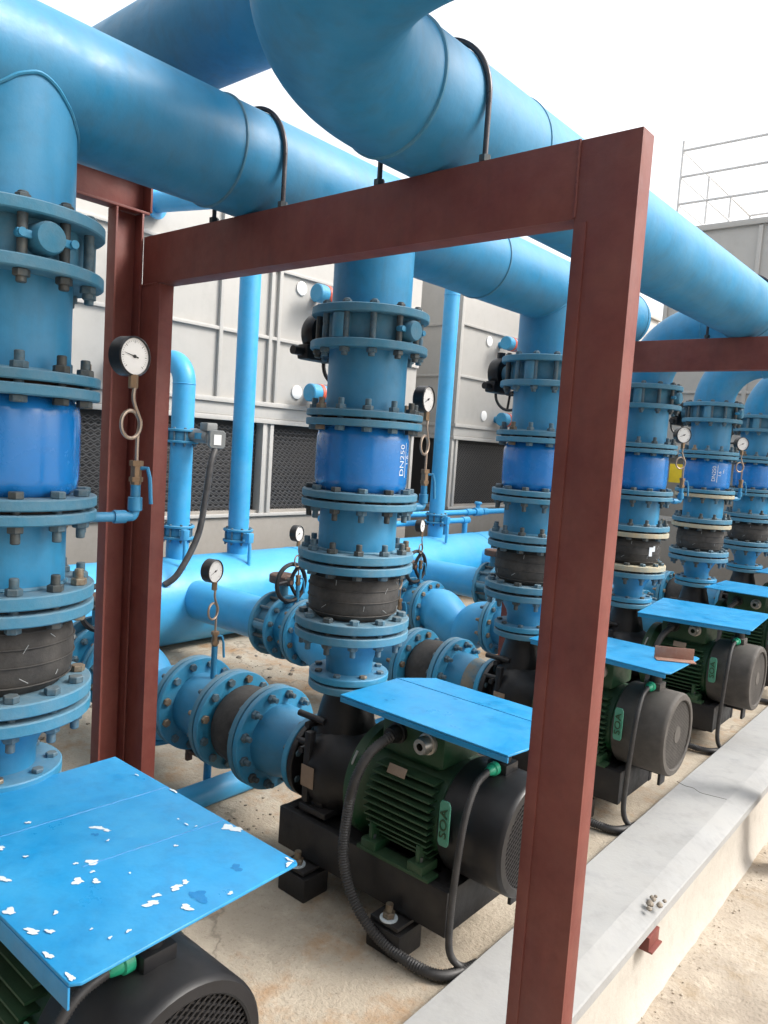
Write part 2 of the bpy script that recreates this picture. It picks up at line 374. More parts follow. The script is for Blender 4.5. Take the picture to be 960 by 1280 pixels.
def riser_up(t):
    b = MB(); b.cyl(.1365, 2.14, ZL - .03, seg=56); b.obj('riser_pipe', M['pipe'], t)
    r = .138
    pts = [(r * math.cos(a), r * math.sin(a), ZL - math.sqrt(max(.0004, RH ** 2 - (r * math.cos(a)) ** 2)) + random.uniform(-.0012, .0012)) for a in [2 * PI * k / 80 for k in range(80)]]
    MB().tube(pts, .0042, seg=6, closed=True).obj('weld_bead', M['flange_bright'], t)
def riser_elbow(t):
    rb = .317; zc = ZL - rb
    pts = [Vector((0, 0, 2.13))] + arc((rb, 0, zc), rb, PI, PI / 2, 20, (1, 0, 0), (0, 0, 1)) + [Vector((.56, 0, ZL))]
    MB().tube(pts, .1365, seg=44).obj('riser_pipe', M['pipe'], t)
    for i in (1, 21):
        p = pts[i]; ring = []
        for k in range(44):
            a = 2 * PI * k / 44
            ring.append(p + (Vector((math.cos(a), math.sin(a), 0)) if i == 1 else Vector((0, math.cos(a), math.sin(a)))) * .1375)
        MB().tube(ring, .004, seg=6, closed=True).obj('weld_bead', M['flange_bright'], t)
colA = make_column('blue valve column nearest the viewer, cut off by the left edge', None)
colA.location = (0, YS[0], 0)
cols = [colA]
for i in range(1, 6):
    c = copy_tree(colA); c.location = (0, YS[i], 0); cols.append(c)
for c, l in zip(cols, (None,
        'tall blue valve column in the middle, white DN250 lettering on its check valve',
        'blue valve column just left of the right red post, partly hidden behind that post',
        'blue valve column with cream flanges around its rubber joint, right of the red post',
        'lettered blue valve column with cream flange rims, second from the right edge',
        'farthest blue valve column, cut off by the right edge of the photo')):
    if l: c['label'] = l
for i, c in enumerate(cols): (riser_up if i < 3 else riser_elbow)(c)
def kids(c, n): return [k for k in c.children if k.name.split('.')[0] == n]
for c, az in ((cols[1], R(9)), (cols[4], R(-55))):
    marking(kids(c, 'check_valve')[0], .1632, 1.652, az)
fl = kids(cols[3], 'flange'); fl.sort(key=lambda o: sum(v.co.z for v in o.data.vertices) / len(o.data.vertices))
for k in (2, 3): setmat(fl[k], M['cream']); fl[k]['label'] = 'cream flange without blue paint, rust stained'
kids(cols[3], 'rubber_joint')[0]['label'] = 'dusty rubber joint with a torn white paper scrap on it'
b = MB()
for q in range(6):
    a0 = R(-32) + q * .05; z1 = 1.215 if q > 3 else 1.208
    for (p0, p1) in ((q, q + 1),):
        aa, ab = R(-32) + p0 * .045, R(-32) + p1 * .045
        zlo = 1.155 if q < 3 else 1.182
        b.quad(*[( .164 * math.cos(a), .164 * math.sin(a), z) for a, z in ((aa, zlo), (ab, zlo), (ab, z1), (aa, z1))])
b.obj('paper_scrap', M['white'], kids(cols[3], 'rubber_joint')[0])
f5 = kids(cols[4], 'flange'); f5.sort(key=lambda o: sum(v.co.z for v in o.data.vertices) / len(o.data.vertices))
for k in (3, 5): setmat(f5[k], M['cream']); f5[k]['label'] = 'cream flange rim'
# colour of exposed threads: nuts and thread tips read brassy on the nearest joints
# ------------------------------------------------------------------ suction lines (local Z runs away from the pump, i.e. world -X; local X is up)
SUCG = 'suction lines between the big low header and the pumps'
def lx(x): return -x            # world X -> local Z
def make_suction(label):
    t = thing('suction_line', label, 'suction pipe', (0, 0, ZS), (0, R(-90), 0), SUCG)
    flange(t, .142, .168, .15, .08, M['flange_bright']); bolts(kids(t, 'flange')[0], .148, .05, 8, .126, 'cap', .014)
    gasket(t, .1385, .1425, .125)
    b = MB(); b.lathe([(.105, .16), (.108, .19), (.118, .235), (.131, .285), (.1365, .315), (.1365, .365)], seg=48); b.obj('reducer', M['pipe'], t)
    joint(t, .355, .381, .387, .413, 'down', ma=M['flange_bright'])
    MB().lathe([(.128, .405), (.14, .415), (.155, .44), (.161, .505), (.155, .575), (.14, .595), (.128, .61)], seg=48).obj('rubber_joint', M['rubber'], t)
    joint(t, .602, .628, .634, .66, 'up', ma=M['flange_bright'])
    MB().cyl(.1365, .65, .875, seg=48).obj('spool_pipe', M['pipe'], t)
    joint(t, .862, .888, .894, .92, 'up', ma=M['flange_bright'])
    # strainer: two swelling ends dipping to a low bowl, web plate across the top
    b = MB()
    def leg(pts, rads):
        n = len(pts) - 1
        sp = smooth_path(pts, 8); m_ = len(sp) - 1
        def rr(t_):
            u = t_ * n; i = min(int(u), n - 1); f = u - i; f = f * f * (3 - 2 * f); return rads[i] * (1 - f) + rads[i + 1] * f
        b.tube(sp, rr, seg=40)
    leg([(0, 0, .91), (0, 0, .96), (-.03, 0, 1.04), (-.10, 0, 1.13), (-.17, 0, 1.20)], [.14, .145, .15, .14, .12])
    leg([(0, 0, 1.485), (0, 0, 1.44), (-.01, 0, 1.37), (-.07, 0, 1.27), (-.17, 0, 1.17)], [.142, .152, .168, .155, .12])
    b.cyl(.1, -.225, -.14, (0, 0, 1.19), 'X', 32, .01)
    st = b.obj('strainer', M['cyan'], t)
    b = MB(); b.prism([(1.06, .03), (1.40, .10), (1.40, -.02), (1.22, -.06), (1.06, -.02)], .012, Matrix(((0, 1, 0, 0), (0, 0, 1, -.006), (1, 0, 0, 0), (0, 0, 0, 1)))); b.obj('web_plate', M['pipe'], st)
    b = MB(); b.cyl(.125, -.245, -.222, (0, 0, 1.19), 'X', 32, .003); b.obj('bonnet', M['pipe'], st)
    MB().cyl(.018, -.0075, .0075, (.035, 0, 1.235), 'Y', 16).obj('plug', M['brass'], st)
    joint(t, 1.455, 1.481, 1.487, 1.513, 'up', ma=M['flange_bright'])
    MB().cyl(.1365, 1.505, 1.65, seg=48).obj('spool_pipe', M['pipe'], t)
    lo = flange(t, 1.638, 1.664, m=M['flange_bright']); flange(t, 1.776, 1.802)
    bolts(lo, 1.72, .164, 12, .175, 'stud')
    b = MB(); b.lathe([(.12, 1.663), (.152, 1.663), (.156, 1.672), (.156, 1.768), (.152, 1.777), (.12, 1.777)], seg=48)
    b.cyl(.035, .14, .275, (0, 0, 1.72), 'X', 18)
    for s in (-1, 1): b.cyl(.028, -.05, .05, (.02, s * .165, 1.72), 'Z', 14)
    bv = b.obj('butterfly_valve', M['flange'], t)
    b = MB(); b.cyl(.078, .27, .325, (0, 0, 1.735), 'X', 28, .008); b.box((.297, -.055, 1.69), (.05, .05, .15), .01); b.cyl(.03, .2, .275, (0, 0, 1.72), 'X', 16); b.cyl(.014, 1.585, 1.7, (.297, -.055, 0), 'Z', 10)
    b.obj('gearbox', M['iron'], bv)
    b = MB(); c = Vector((.297, -.055, 1.6))
    b.tube([(c.x + .115 * math.cos(2 * PI * k / 36), c.y + .115 * math.sin(2 * PI * k / 36), c.z - .012) for k in range(36)], .0135, seg=8, closed=True)
    for k in range(3):
        a = 2 * PI * k / 3 + .5; b.tube([c, c + Vector((.06 * math.cos(a), .06 * math.sin(a), 0)), c + Vector((.115 * math.cos(a), .115 * math.sin(a), -.012))], .0125, seg=6)
    b.cyl(.025, -.012, .02, c, 'Z', 14)
    b.obj('handwheel', M['black'], bv)
    MB().cyl(.1365, 1.80, 2.62, seg=48).obj('branch_pipe', M['cyan'], t)
    b = MB(); b.cyl(.017, -.36, -.13, (0, 0, .785), 'X', 14); b.box((-.20, 0, .785), (.05, .04, .04), .006); b.obj('drain_pipe', M['pipe'], t)
    b = MB(); b.box((-.215, -.02, .86), (.014, .025, .09), .004); b.box((-.235, -.02, .895), (.05, .028, .02), .004); b.tube([(-.19, 0, .79), (-.2, -.01, .83), (-.215, -.02, .86)], .009, seg=8)
    b.obj('drain_handle', M['iron'], t)
    return t
sucA = make_suction('blue suction line of the nearest pump, hidden behind its column and sheet')
sucA.location.y = YS[0]
sucs = [sucA]
for i in range(1, 6):
    c = copy_tree(sucA); c.location.y = YS[i]; sucs.append(c)
for c, l in zip(sucs[1:], ('foreground blue suction line with black rubber joint and brown drain handle',
        'blue suction line behind the middle column, its reducer stained with rust',
        'suction line whose two-humped deep blue strainer shows right of the middle column',
        'suction line whose studded valve shows just left of the third column',
        'suction line of the farthest pump, almost hidden behind the nearer columns')): c['label'] = l
rd = kids(sucs[2], 'reducer')[0]
b = MB(); b.lathe([(.1095, .165), (.1145, .2), (.12, .225), (.1275, .255)], seg=48); b.obj('rust_stain', mat('rust_stain', (.3, .2, .09), .8, alt=(.06, .2, .3), amt=1., scale=9), rd)

# ------------------------------------------------------------------ pumps
ZP = .565
PG = 'green and black pump sets in a row'
_grille = None
def make_pump(label):
    t = thing('pump', label, 'pump', (0, 0, FL), None, PG)
    z = lambda v: v - FL
    b = MB()   # volute casing
    b.lathe([(.09, -.125), (.095, -.09), (.12, -.07), (.155, -.05), (.175, -.01), (.178, .03), (.17, .07), (.15, .1), (.13, .15), (.13, .19)], (0, 0, z(ZP - .02)), 'X', 40)
    b.lathe([(.115, z(.60)), (.112, z(.68)), (.095, z(.76)), (.084, z(.80)), (.082, z(.84))], seg=32)
    b.box((.02, -.12, z(.48)), (.06, .06, .16), .012); b.box((.02, .12, z(.48)), (.06, .06, .16), .012)
    b.prism([(-.14, z(.42)), (.14, z(.42)), (.105, z(.50)), (-.105, z(.50))], .1, Matrix(((0, 0, 1, -.03), (1, 0, 0, 0), (0, 1, 0, 0), (0, 0, 0, 1))))
    b.box((.02, 0, z(.425)), (.13, .34, .022), .004)
    b.box((-.02, -.155, z(.57)), (.03, .03, .25), .008)
    vo = b.obj('volute', M['black'], t)
    b = MB(); b.cyl(.012, -.135, .135, (-.06, 0, z(.70)), 'Y', 12); b.cyl(.012, -.15, .15, (-.07, 0, z(.61)), 'Y', 12)
    for s in (-1, 1):
        for zz in (.62, .72): b.cyl(.012, -.13, .0, (0, s * .105, z(zz)), 'X', 10)
    b.obj('tie_rod', M['black'], t)
    b = MB(); b.lathe([(.08, -.139), (.147, -.139), (.15, -.136), (.15, -.117), (.147, -.114), (.08, -.114)], (0, 0, z(ZS)), 'X', 48); b.obj('suction_flange', M['black'], t)
    b = MB(); b.lathe([(.07, z(.834)), (.139, z(.834)), (.142, z(.837)), (.142, z(.857)), (.139, z(.86)), (.07, z(.86))], seg=48); b.obj('discharge_flange', M['flange'], t)
    b = MB(); b.box((.0, -.1795, z(.545)), (.06, .003, .075), .001); b.obj('nameplate', M['plate_tag'], vo)
    # motor
    b = MB()
    b.lathe([(.06, .14), (.16, .165), (.196, .185), (.198, .2), (.198, .222), (.17, .236), (.152, .26), (.152, .535), (.17, .55), (.172, .575), (.1, .58)], (0, 0, z(ZP)), 'X', 48)
    for s in (-1, 1):
        for k in range(11):
            zz = -.115 + k * .023
            yo = math.sqrt(.187 ** 2 - zz ** 2); yi = math.sqrt(.15 ** 2 - min(.149 ** 2, zz ** 2))
            b.box((.395, s * (yo + yi - .02) / 2, z(ZP + zz)), (.262 - abs(zz) * .25, yo - yi + .02, .0055))
    for s in (-1, 1):
        for k in range(7):
            for q in (0,): b.box((.395, -.09 + k * .03, z(ZP - .165)), (.25, .0055, .045))
    mo = b.obj('motor', M['green'], t)
    for s in (-1, 1):
        b = MB()
        for x in (.30, .49): b.box((x, s * .15, z(.425)), (.06, .08, .03), .004); b.box((x, s * .145, z(.455)), (.014, .07, .08), .003)
        b.box((.40, s * .165, z(.406)), (.29, .055, .012), .002)
        b.obj('motor_foot', M['green'], t)
    for x in (.30, .49): MB().cyl(.011, z(.44), z(.455), (x, -.165, 0), seg=6).obj('foot_bolt', M['bolt_dark'], t)
    b = MB(); b.box((.385, -.0, z(.775)), (.25, .21, .125), .012); b.box((.385, 0, z(.72)), (.2, .17, .05), .01); b.box((.385, 0, z(.845)), (.262, .222, .02), .006)
    tb = b.obj('terminal_box', M['green'], t)
    for x in (.33, .45):
        MB().lathe([(.012, -.045), (.024, -.045), (.028, -.03), (.028, -.012), (.034, -.01), (.034, .006), (0, .006)], (x, -.108, z(.785)), 'Y', 18).obj('cable_gland', M['steel'] if x > .4 else M['black'], tb)
    MB().box((.40, -.193, z(.705)), (.07, .003, .03), .0008, Matrix.Rotation(R(-28), 3, 'X')).obj('rating_plate', M['plate_tag'], mo)
    MB().tube(smooth_path([(.19, -.155, z(.63)), (.2, -.175, z(.66)), (.21, -.165, z(.7))]), .004, seg=6).obj('wire', M['wire'], mo)
    # fan cowl and grille
    b = MB(); b.lathe([(.165, .55), (.174, .552), (.177, .557), (.177, .757), (.175, .767), (.170, .773), (.15, .775), (.146, .772), (.146, .761)], (0, 0, z(ZP)), 'X', 56)
    b.box((.655, 0, z(.752)), (.07, .07, .035), .006)
    cw = b.obj('fan_cowl', M['cowl'], t)
    MB().cyl(.15, .735, .742, (0, 0, z(ZP)), 'X', 40).obj('fan_void', M['void'], cw)
    b = MB(); w = .0042; n = 15; rg = .149
    for k in range(-n, n + 1):
        d = k * .0125
        if abs(d) >= rg - .004: continue
        l = math.sqrt(rg ** 2 - d ** 2)
        for sgn in (1, -1):
            b.box((.7415 + sgn * .0012, 0, z(ZP)), (.0022, 2 * l, w * .8)); 
            # turn the last bar by +-60 degrees about X and shift it
            vs = b.bm.verts[-8:] if False else None
    b.bm.free(); b = MB()
    for k in range(-n, n + 1):
        d = k * .0125
        if abs(d) >= rg - .004: continue
        l = math.sqrt(rg ** 2 - d ** 2)
        for sgn in (1, -1):
            a = sgn * R(32); dy, dz = math.cos(a), math.sin(a)
            c = Vector((.7655 + sgn * .0011, -dz * d, z(ZP) + dy * d))
            b.box(c, (.0022, 2 * l, w), 0, Matrix.Rotation(a, 3, 'X'))
    b.cyl(.035, .763, .769, (0, 0, z(ZP)), 'X', 24)
    b.obj('grille', M['cowl'], cw)
    MB().lathe([(.009, -.05), (.013, -.045), (.016, -.025), (.02, -.022), (.02, -.004), (.012, 0), (0, 0)], (.655, -.036, z(.755)), 'Y', 16).obj('green_gland', M['gland'], cw)
    MB().cyl(.026, z(.765), z(.80), (.655, .0, 0), seg=16, bev=.004).obj('sensor_cap', M['cowl'], cw)
    # badge with raised letters
    b = MB(); pts = []
    for cx, sgn in ((1, 1), (-1, -1)):
        for k in range(9):
            a = -PI / 2 + PI * k / 8 if sgn > 0 else PI / 2 + PI * k / 8
            pts.append((.02 * math.sin(a) * 1. if False else .021 * math.cos(a + PI / 2), sgn * .05 + .018 * math.sin(a + PI / 2)))
    pts = [(.0205 * math.cos(2 * PI * k / 32), max(-.066, min(.066, .085 * math.sin(2 * PI * k / 32)))) for k in range(32)]
    pts = [(x, y) for x, y in pts]
    def bx(p): return Vector((p[0], p[1], 0))
    mx = Matrix(((1, 0, 0, .585), (0, 0, -1, -.1845), (0, 1, 0, z(.605)), (0, 0, 0, 1)))
    b.prism([( .019, -.06), (.019, .055), (.013, .068), (-.013, .068), (-.019, .055), (-.019, -.06), (-.013, -.07), (.013, -.07)], .006, mx, .0015)
    bd = b.obj('badge', M['badge'], mo)
    me = text_mesh('SOA', .048, .0015); me.materials.clear(); me.materials.append(M['green'])
    me.transform(mx @ Matrix.Translation((0, 0, .0075)) @ Matrix.Rotation(R(90), 4, 'Z') @ Matrix.Diagonal((1.0, .75, 1, 1)))
    link('lettering', me, bd)
    # base frame on pads
    b = MB()
    for s in (-1, 1):
        b.box((.2475, s * .172, z(.33)), (.735, .03, .14), .004)
    b.box((-.1, 0, z(.3249)), (.04, .312, .146), .004); b.box((.595, 0, z(.3299)), (.036, .312, .136), .004); b.box((.25, 0, z(.338)), (.65, .313, .10), .003); b.box((.655, .06, z(.375)), (.10, .05, .04), .004); b.box((.70, .06, z(.36)), (.012, .06, .10), .002)
    b.obj('base_frame', M['black'], t)
    for x in (.02, .43):
        for s in (-1, 1):
            b = MB(); b.box((x, s * .19, z(.19)), (.13, .115, .082), .006); b.box((x, s * .195, z(.246)), (.11, .1, .012), .003); p = b.obj('pad', M['black'], t)
            MB().cyl(.028, z(.252), z(.257), (x, s * .222, 0), seg=20).obj('washer', M['chip'], p)
            b = MB(); b.cyl(.02, z(.257), z(.275), (x, s * .222, 0), seg=6, bev=.002); b.cyl(.012, z(.275), z(.30), (x, s * .222, 0), seg=10); b.obj('nut', M['stud'], p)
    return t
pumpA = make_pump('nearest pump set, black fan cowl showing below the big chipped blue sheet')
pumpA.location.y = YS[0]
pumps = [pumpA]
for i in range(1, 6):
    c = copy_tree(pumpA); c.location.y = YS[i]; pumps.append(c)
for c in pumps[2:]:
    cw_ = kids(c, 'fan_cowl')[0]; setmat(cw_, M['cowl_dusty']); setmat(kids(cw_, 'grille')[0], M['cowl_dusty']); cw_['label'] = 'very dusty brown-grey fan cowl'
for c, l in zip(pumps[1:], ('green and black pump set in full view, left of the right red post',
        'pump set under the sheet with the rusty offcut, right of the red post',
        'pump set next behind the sheet with the rusty offcut',
        'pump set under the fifth blue sheet, close to the right edge of the photo',
        'farthest pump set, barely seen at the right edge behind the other motors')): c['label'] = l

# ------------------------------------------------------------------ blue cover sheets
SG = 'blue sheets laid over the motors'
def sheet(label, poly, z, th=.006, lip=None, fold=None, loc=(0, 0)):
    t = thing('cover_sheet', label, 'metal sheet', (loc[0], loc[1], z), None, SG)
    b = MB(); b.prism(poly, th, None, .001)
    p = b.obj('sheet_panel', M['plate'], t)
    if fold:
        b = MB(); f = fold; n = Vector((0, 0, th))
        tops = [Vector(v) for v in f]
        for k in range(1): pass
        bm = b.bm; lo = [bm.verts.new(v) for v in tops]; hi = [bm.verts.new(v + n) for v in tops]
        bm.faces.new(lo[::-1]); bm.faces.new(hi)
        for k in range(len(lo)): bm.faces.new((lo[k], lo[(k + 1) % len(lo)], hi[(k + 1) % len(lo)], hi[k]))
        bmesh.ops.recalc_face_normals(bm, faces=bm.faces)
        b.obj('folded_flap', M['plate'], t)
    if lip:
        (x0, y0), (x1, y1), h = lip
        d = Vector((x1 - x0, y1 - y0, 0)); b = MB()
        b.box(((x0 + x1) / 2, (y0 + y1) / 2, th / 2 - h / 2 - .004), (d.length, .004, h), .001, Matrix.Rotation(math.atan2(d.y, d.x), 3, 'Z')); b.obj('lip', M['plate'], t)
    return t
def blobs(parent, spots, z, m, name, seed=3):
    rr = random.Random(seed)
    for x, y, s, el, an in spots:
        n = 30; pts = []; b = MB(); s *= .85; ph = [rr.uniform(0, 6.3) for _ in range(4)]; z += .00006
        for k in range(n):
            a = 2 * PI * k / n; q = s * (.88 + .26 * math.sin(2 * a + ph[0]) + .2 * math.sin(3 * a + ph[1]) + .12 * math.sin(5 * a + ph[2]) + .08 * math.sin(9 * a + ph[3]))
            px, py = q * math.cos(a) * el, q * math.sin(a) / el ** .5
            pts.append((x + px * math.cos(an) - py * math.sin(an), y + px * math.sin(an) + py * math.cos(an)))
        b.bm.faces.new([b.bm.verts.new((px, py, z)) for px, py in pts])
        b.obj(name, m, parent, smooth=False)
s1 = sheet('large scratched blue sheet with white paint chips, lower left foreground',
           [(.118, .53), (.79, .535), (.80, .55), (.784, 1.0), (.774, 1.006), (.118, 1.0)], .874, .006, ((.13, .532), (.79, .536), .036))
ch = [(.409, .792, .011, 1.5, .6), (.43, .80, .007, 1.8, .5), (.589, .989, .018, 1.1, .3), (.605, .995, .012, 1.5, .3), (.518, .72, .012, 1.5, .8), (.558, .671, .012, 1.3, .3), (.58, .694, .009, 1, 0), (.548, .705, .005, 1, 0), (.691, .808, .008, 1, 0),
      (.694, .786, .011, 1.3, 1.2), (.705, .728, .012, 1.4, 1.), (.756, .765, .011, 1.3, .5), (.639, .551, .010, 1.9, .5), (.691, .748, .008, 1, 0), (.503, .696, .005, 1, 0), (.564, .548, .011, 1.6, .2),
      (.466, .581, .01, 1.5, .3), (.712, .542, .008, 1.6, 0), (.78, .543, .008, 1.5, .1), (.775, .845, .006, 1, 0), (.776, .985, .007, 2., -1.4), (.765, .996, .006, 2., .1), (.374, .998, .007, 2., 0), (.575, .866, .005, 1, 0),
      (.30, .70, .006, 1.4, .4), (.36, .62, .008, 1.5, .2), (.42, .64, .005, 1, 0), (.33, .57, .01, 1.6, .3), (.62, .60, .006, 1, .4), (.66, .57, .007, 1.4, .2), (.74, .63, .004, 1, 0), (.745, .66, .005, 1, 0), (.70, .62, .003, 1, 0), (.47, .78, .004, 1, 0), (.52, .93, .004, 1.8, .1), (.54, .94, .003, 1, 0), (.49, .93, .003, 1, 0), (.25, .98, .004, 2, 0), (.6, .75, .003, 1, 0)]
blobs(s1, ch, .0066, M['chip'], 'paint_chip')
blobs(s1, [(.716, .905, .014, 1.1, .3), (.43, .775, .008, 1.2, 0), (.742, .80, .02, 1.3, .5)], .0064, M['plate_dark'], 'scar', 9)
b = MB()
for x0, y0, x1, y1 in ((.31, .56, .345, 1.0), (.52, .70, .555, 1.0)):
    pts = [(x0 + (x1 - x0) * k / 30 + random.uniform(-.001, .001), y0 + (y1 - y0) * k / 30, .0062) for k in range(31)]
    b.tube(pts, lambda t: .0011, seg=5)
b.obj('weld_line', M['plate_dark'], s1)
gen = [(.147, -.198), (.79, -.2), (.797, -.12), (.797, .10), (.155, .10)]
s2 = sheet('bright blue sheet with a folded flap, just left of the right red post',
           [(.147, -.198), (.785, -.2), (.797, -.12), (.80, .087), (.153, .087)], .874, .006, ((.15, -.197), (.785, -.199), .016), [(.153, .089, .001), (.80, .089, .001), (.80, .25, -.018), (.205, .25, -.018)], (0, YS[1]))
blobs(s2, [(.735, .17, .012, 1.6, .0)], .0066 - .008, M['chip'], 'paint_chip', 4)
blobs(s2, [(.42, .07, .006, 1.4, .1), (.52, .12, .004, 1.4, .1), (.28, -.12, .006, 1.5, .2)], .0066, M['plate_dark'], 'scar', 9)
s3 = sheet('bright blue sheet carrying a rusty steel offcut, right of the right red post',
           [(.15, -.215), (.775, -.24), (.79, -.22), (.79, .12), (.775, .135), (.15, .135)], .874, .006, ((.16, -.213), (.775, -.238), .016), None, (0, YS[2]))
blobs(s3, [(.50, .03, .008, 1.5, .3)], .0066, M['plate_dark'], 'scar', 9)
s4 = sheet('slanting bright blue sheet with one small hole, behind the sheet with the offcut', [(.186, -.297), (.195, -.305), (.752, -.2), (.762, -.19), (.716, .39), (.70, .395), (.12, .31), (.11, .30)], .855, .006, ((.19, -.3), (.755, -.196), .018), None, (0, YS[3]))
blobs(s4, [(.47, .02, .008, 1.5, .3)], .0066, M['plate_dark'], 'scar', 9)
s5 = sheet('pale blue sheet fifth from the left, cut off by the right edge of the photo', [(.14, -.25), (.79, -.22), (.79, .25), (.14, .24)], .86, .006, None, None, (0, YS[4]))
s6 = sheet('farthest blue sheet, a thin sliver at the right edge', [(.14, -.2), (.79, -.2), (.79, .25), (.14, .24)], .86, .006, None, None, (0, YS[5]))
# rusty offcut of channel on sheet 3
t = thing('steel_offcut', 'short rusty brown steel channel offcut lying on a blue sheet, right of the red post', 'steel offcut', (.735, YS[2] - .02, .8805), (0, 0, R(32)))
b = MB(); b.box((0, .026, .026), (.16, .004, .05), .001); b.box((0, 0, .002), (.16, .05, .004), .001); b.obj('web', mat('offcut_rust', (.26, .13, .095), .7, alt=(.3, .2, .16), amt=.9, scale=25, bump=.3), t)

# ------------------------------------------------------------------ conduits to each motor
CG = 'black flexible conduits looping from the motors to the floor'
def ribbed(name, pts, r, label, loc, m=None, pitch=.009, ribs=True):
    sp = smooth_path(pts, 12); L_ = sum((sp[i + 1] - sp[i]).length for i in range(len(sp) - 1)); n = max(10, int(L_ / pitch * 2)) if ribs else 80
    out = []; acc = [0]
    for i in range(len(sp) - 1): acc.append(acc[-1] + (sp[i + 1] - sp[i]).length)
    j = 0
    for k in range(n + 1):
        d = L_ * k / n
        while j < len(acc) - 2 and acc[j + 1] < d: j += 1
        f = (d - acc[j]) / max(1e-9, acc[j + 1] - acc[j]); out.append(sp[j].lerp(sp[j + 1], f))
    o = MB().tube(out, (lambda t: r * (1.08 if int(round(t * n)) % 2 else .86)) if ribs else r, seg=12).obj(name, m or M['hose'], None, loc, ang=75)
    return tag(o, label, 'conduit', CG)
thick = [(.335, -.145, .785), (.31, -.22, .74), (.29, -.262, .65), (.272, -.268, .52), (.272, -.268, .385), (.325, -.262, .27), (.42, -.255, .20), (.54, -.245, .175), (.64, -.215, .172), (.685, -.1, .172)]
thin = [(.655, -.08, .755), (.66, -.15, .735), (.665, -.205, .65), (.662, -.225, .5), (.655, -.225, .36), (.652, -.21, .25), (.66, -.16, .185), (.685, -.1, .168)]
who = ('the nearest motor', 'the middle motor', 'the motor under the offcut', 'the motor behind the offcut', 'the fifth motor', 'the farthest motor')
c1 = ribbed('flexible_conduit', thick, .0165, 'thick black flexible conduit from ' + who[0], (0, YS[0], 0))
c2 = ribbed('flexible_conduit', thin, .0105, 'thin black flexible conduit from the cowl of ' + who[0], (0, YS[0], 0), pitch=.006)
for i in range(1, 6):
    for src, w in ((c1, 'thick black flexible conduit from '), (c2, 'thin black flexible conduit below the green gland of ')):
        c = src.copy(); C.objects.link(c); c.location.y = YS[i]; c['label'] = w + who[i]

# ------------------------------------------------------------------ overhead headers
t = thing('overhead_header', 'blue overhead pipe above the first three columns, clamped at the left post', 'pipe', (0, 0, ZL))
b = MB(); b.cyl(RH, -3.5, 4.03, axis='Y', seg=64); b.lathe([(RH, 4.03), (RH * .95, 4.08), (RH * .75, 4.12), (RH * .4, 4.14), (0, 4.145)], axis='Y', seg=64)
pb = b.obj('pipe_body', M['pipe'], t)
def ringY(y, r, w, x0=0., z0=0., tilt=0.):
    return MB().tube([(x0 + r * math.cos(2 * PI * k / 64), y + tilt * math.cos(2 * PI * k / 64), z0 + r * math.sin(2 * PI * k / 64)) for k in range(64)], w, seg=6, closed=True)
ringY(1.30, RH + .0005, .0045).obj('weld_bead', M['flange'], t); ringY(4.03, RH, .004).obj('weld_bead', M['flange'], t); ringY(2.62, RH + .0005, .0045).obj('weld_bead', M['flange'], t)
# right-hand header with the bend towards the viewer's side
XR = .655
t = thing('overhead_header', 'big blue overhead pipe with a wide bend at its near end', 'pipe', (XR, 0, ZL))
rb = .435; ys = 1.275
pts = [Vector((0, 9.6, 0))] + [Vector((0, y, 0)) for y in (8, 6, 4, 2.5, 1.8)] + arc((rb, ys, 0), rb, PI, PI * 1.5, 28, (1, 0, 0), (0, 1, 0)) + [Vector((1.2, ys - rb, 0)), Vector((3.2, ys - rb, 0))]
MB().tube(pts, RH, seg=64).obj('pipe_body', M['pipe'], t)
ringY(ys, RH + .0005, .005).obj('weld_bead', M['flange'], t); ringY(1.72, RH + .0003, .0025).obj('weld_bead', M['flange'], t)
ringY(3.95, RH + .0005, .003).obj('weld_bead', M['flange'], t)
t = thing('overhead_crossover', 'darker overhead pipe crossing above both headers at the top left', 'pipe', (0, 1.375, 1.7 + 1.155))
MB().cyl(.145, -3.6, 3.2, axis='X', seg=64).obj('pipe_body', M['pipe'], t)
# clamps
UG = 'steel rod clamps over the overhead pipes'
def ubolt(x, y, label):
    t = thing('pipe_clamp', label, 'pipe clamp', (x, y, ZL), None, UG)
    r = RH + .007
    MB().tube([Vector((-r, 0, -.22)), Vector((-r, 0, -.1))] + arc((0, 0, 0), r, PI, 0, 32, (1, 0, 0), (0, 0, 1)) + [Vector((r, 0, -.1)), Vector((r, 0, -.22))], .0065, seg=10).obj('rod', mat('dark_clamp_steel', (.06, .055, .06), .35, .6, alt=(.2, .19, .19), scale=20) if 'dark_clamp_steel' not in bpy.data.materials else bpy.data.materials['dark_clamp_steel'], t)
    for s in (-1, 1): MB().cyl(.014, -.139, -.125, (s * r, 0, 0), seg=6).obj('nut', M['bolt_dark'], t)
    return t
ubolt(0, 1.425, 'dark rod clamp over the left overhead pipe, above the left red post')
ubolt(XR, 1.425, 'dark rod clamp over the right overhead pipe, just before its wide bend')
ubolt(XR, 3.895, 'rod clamp holding the right overhead pipe to the far red beam')
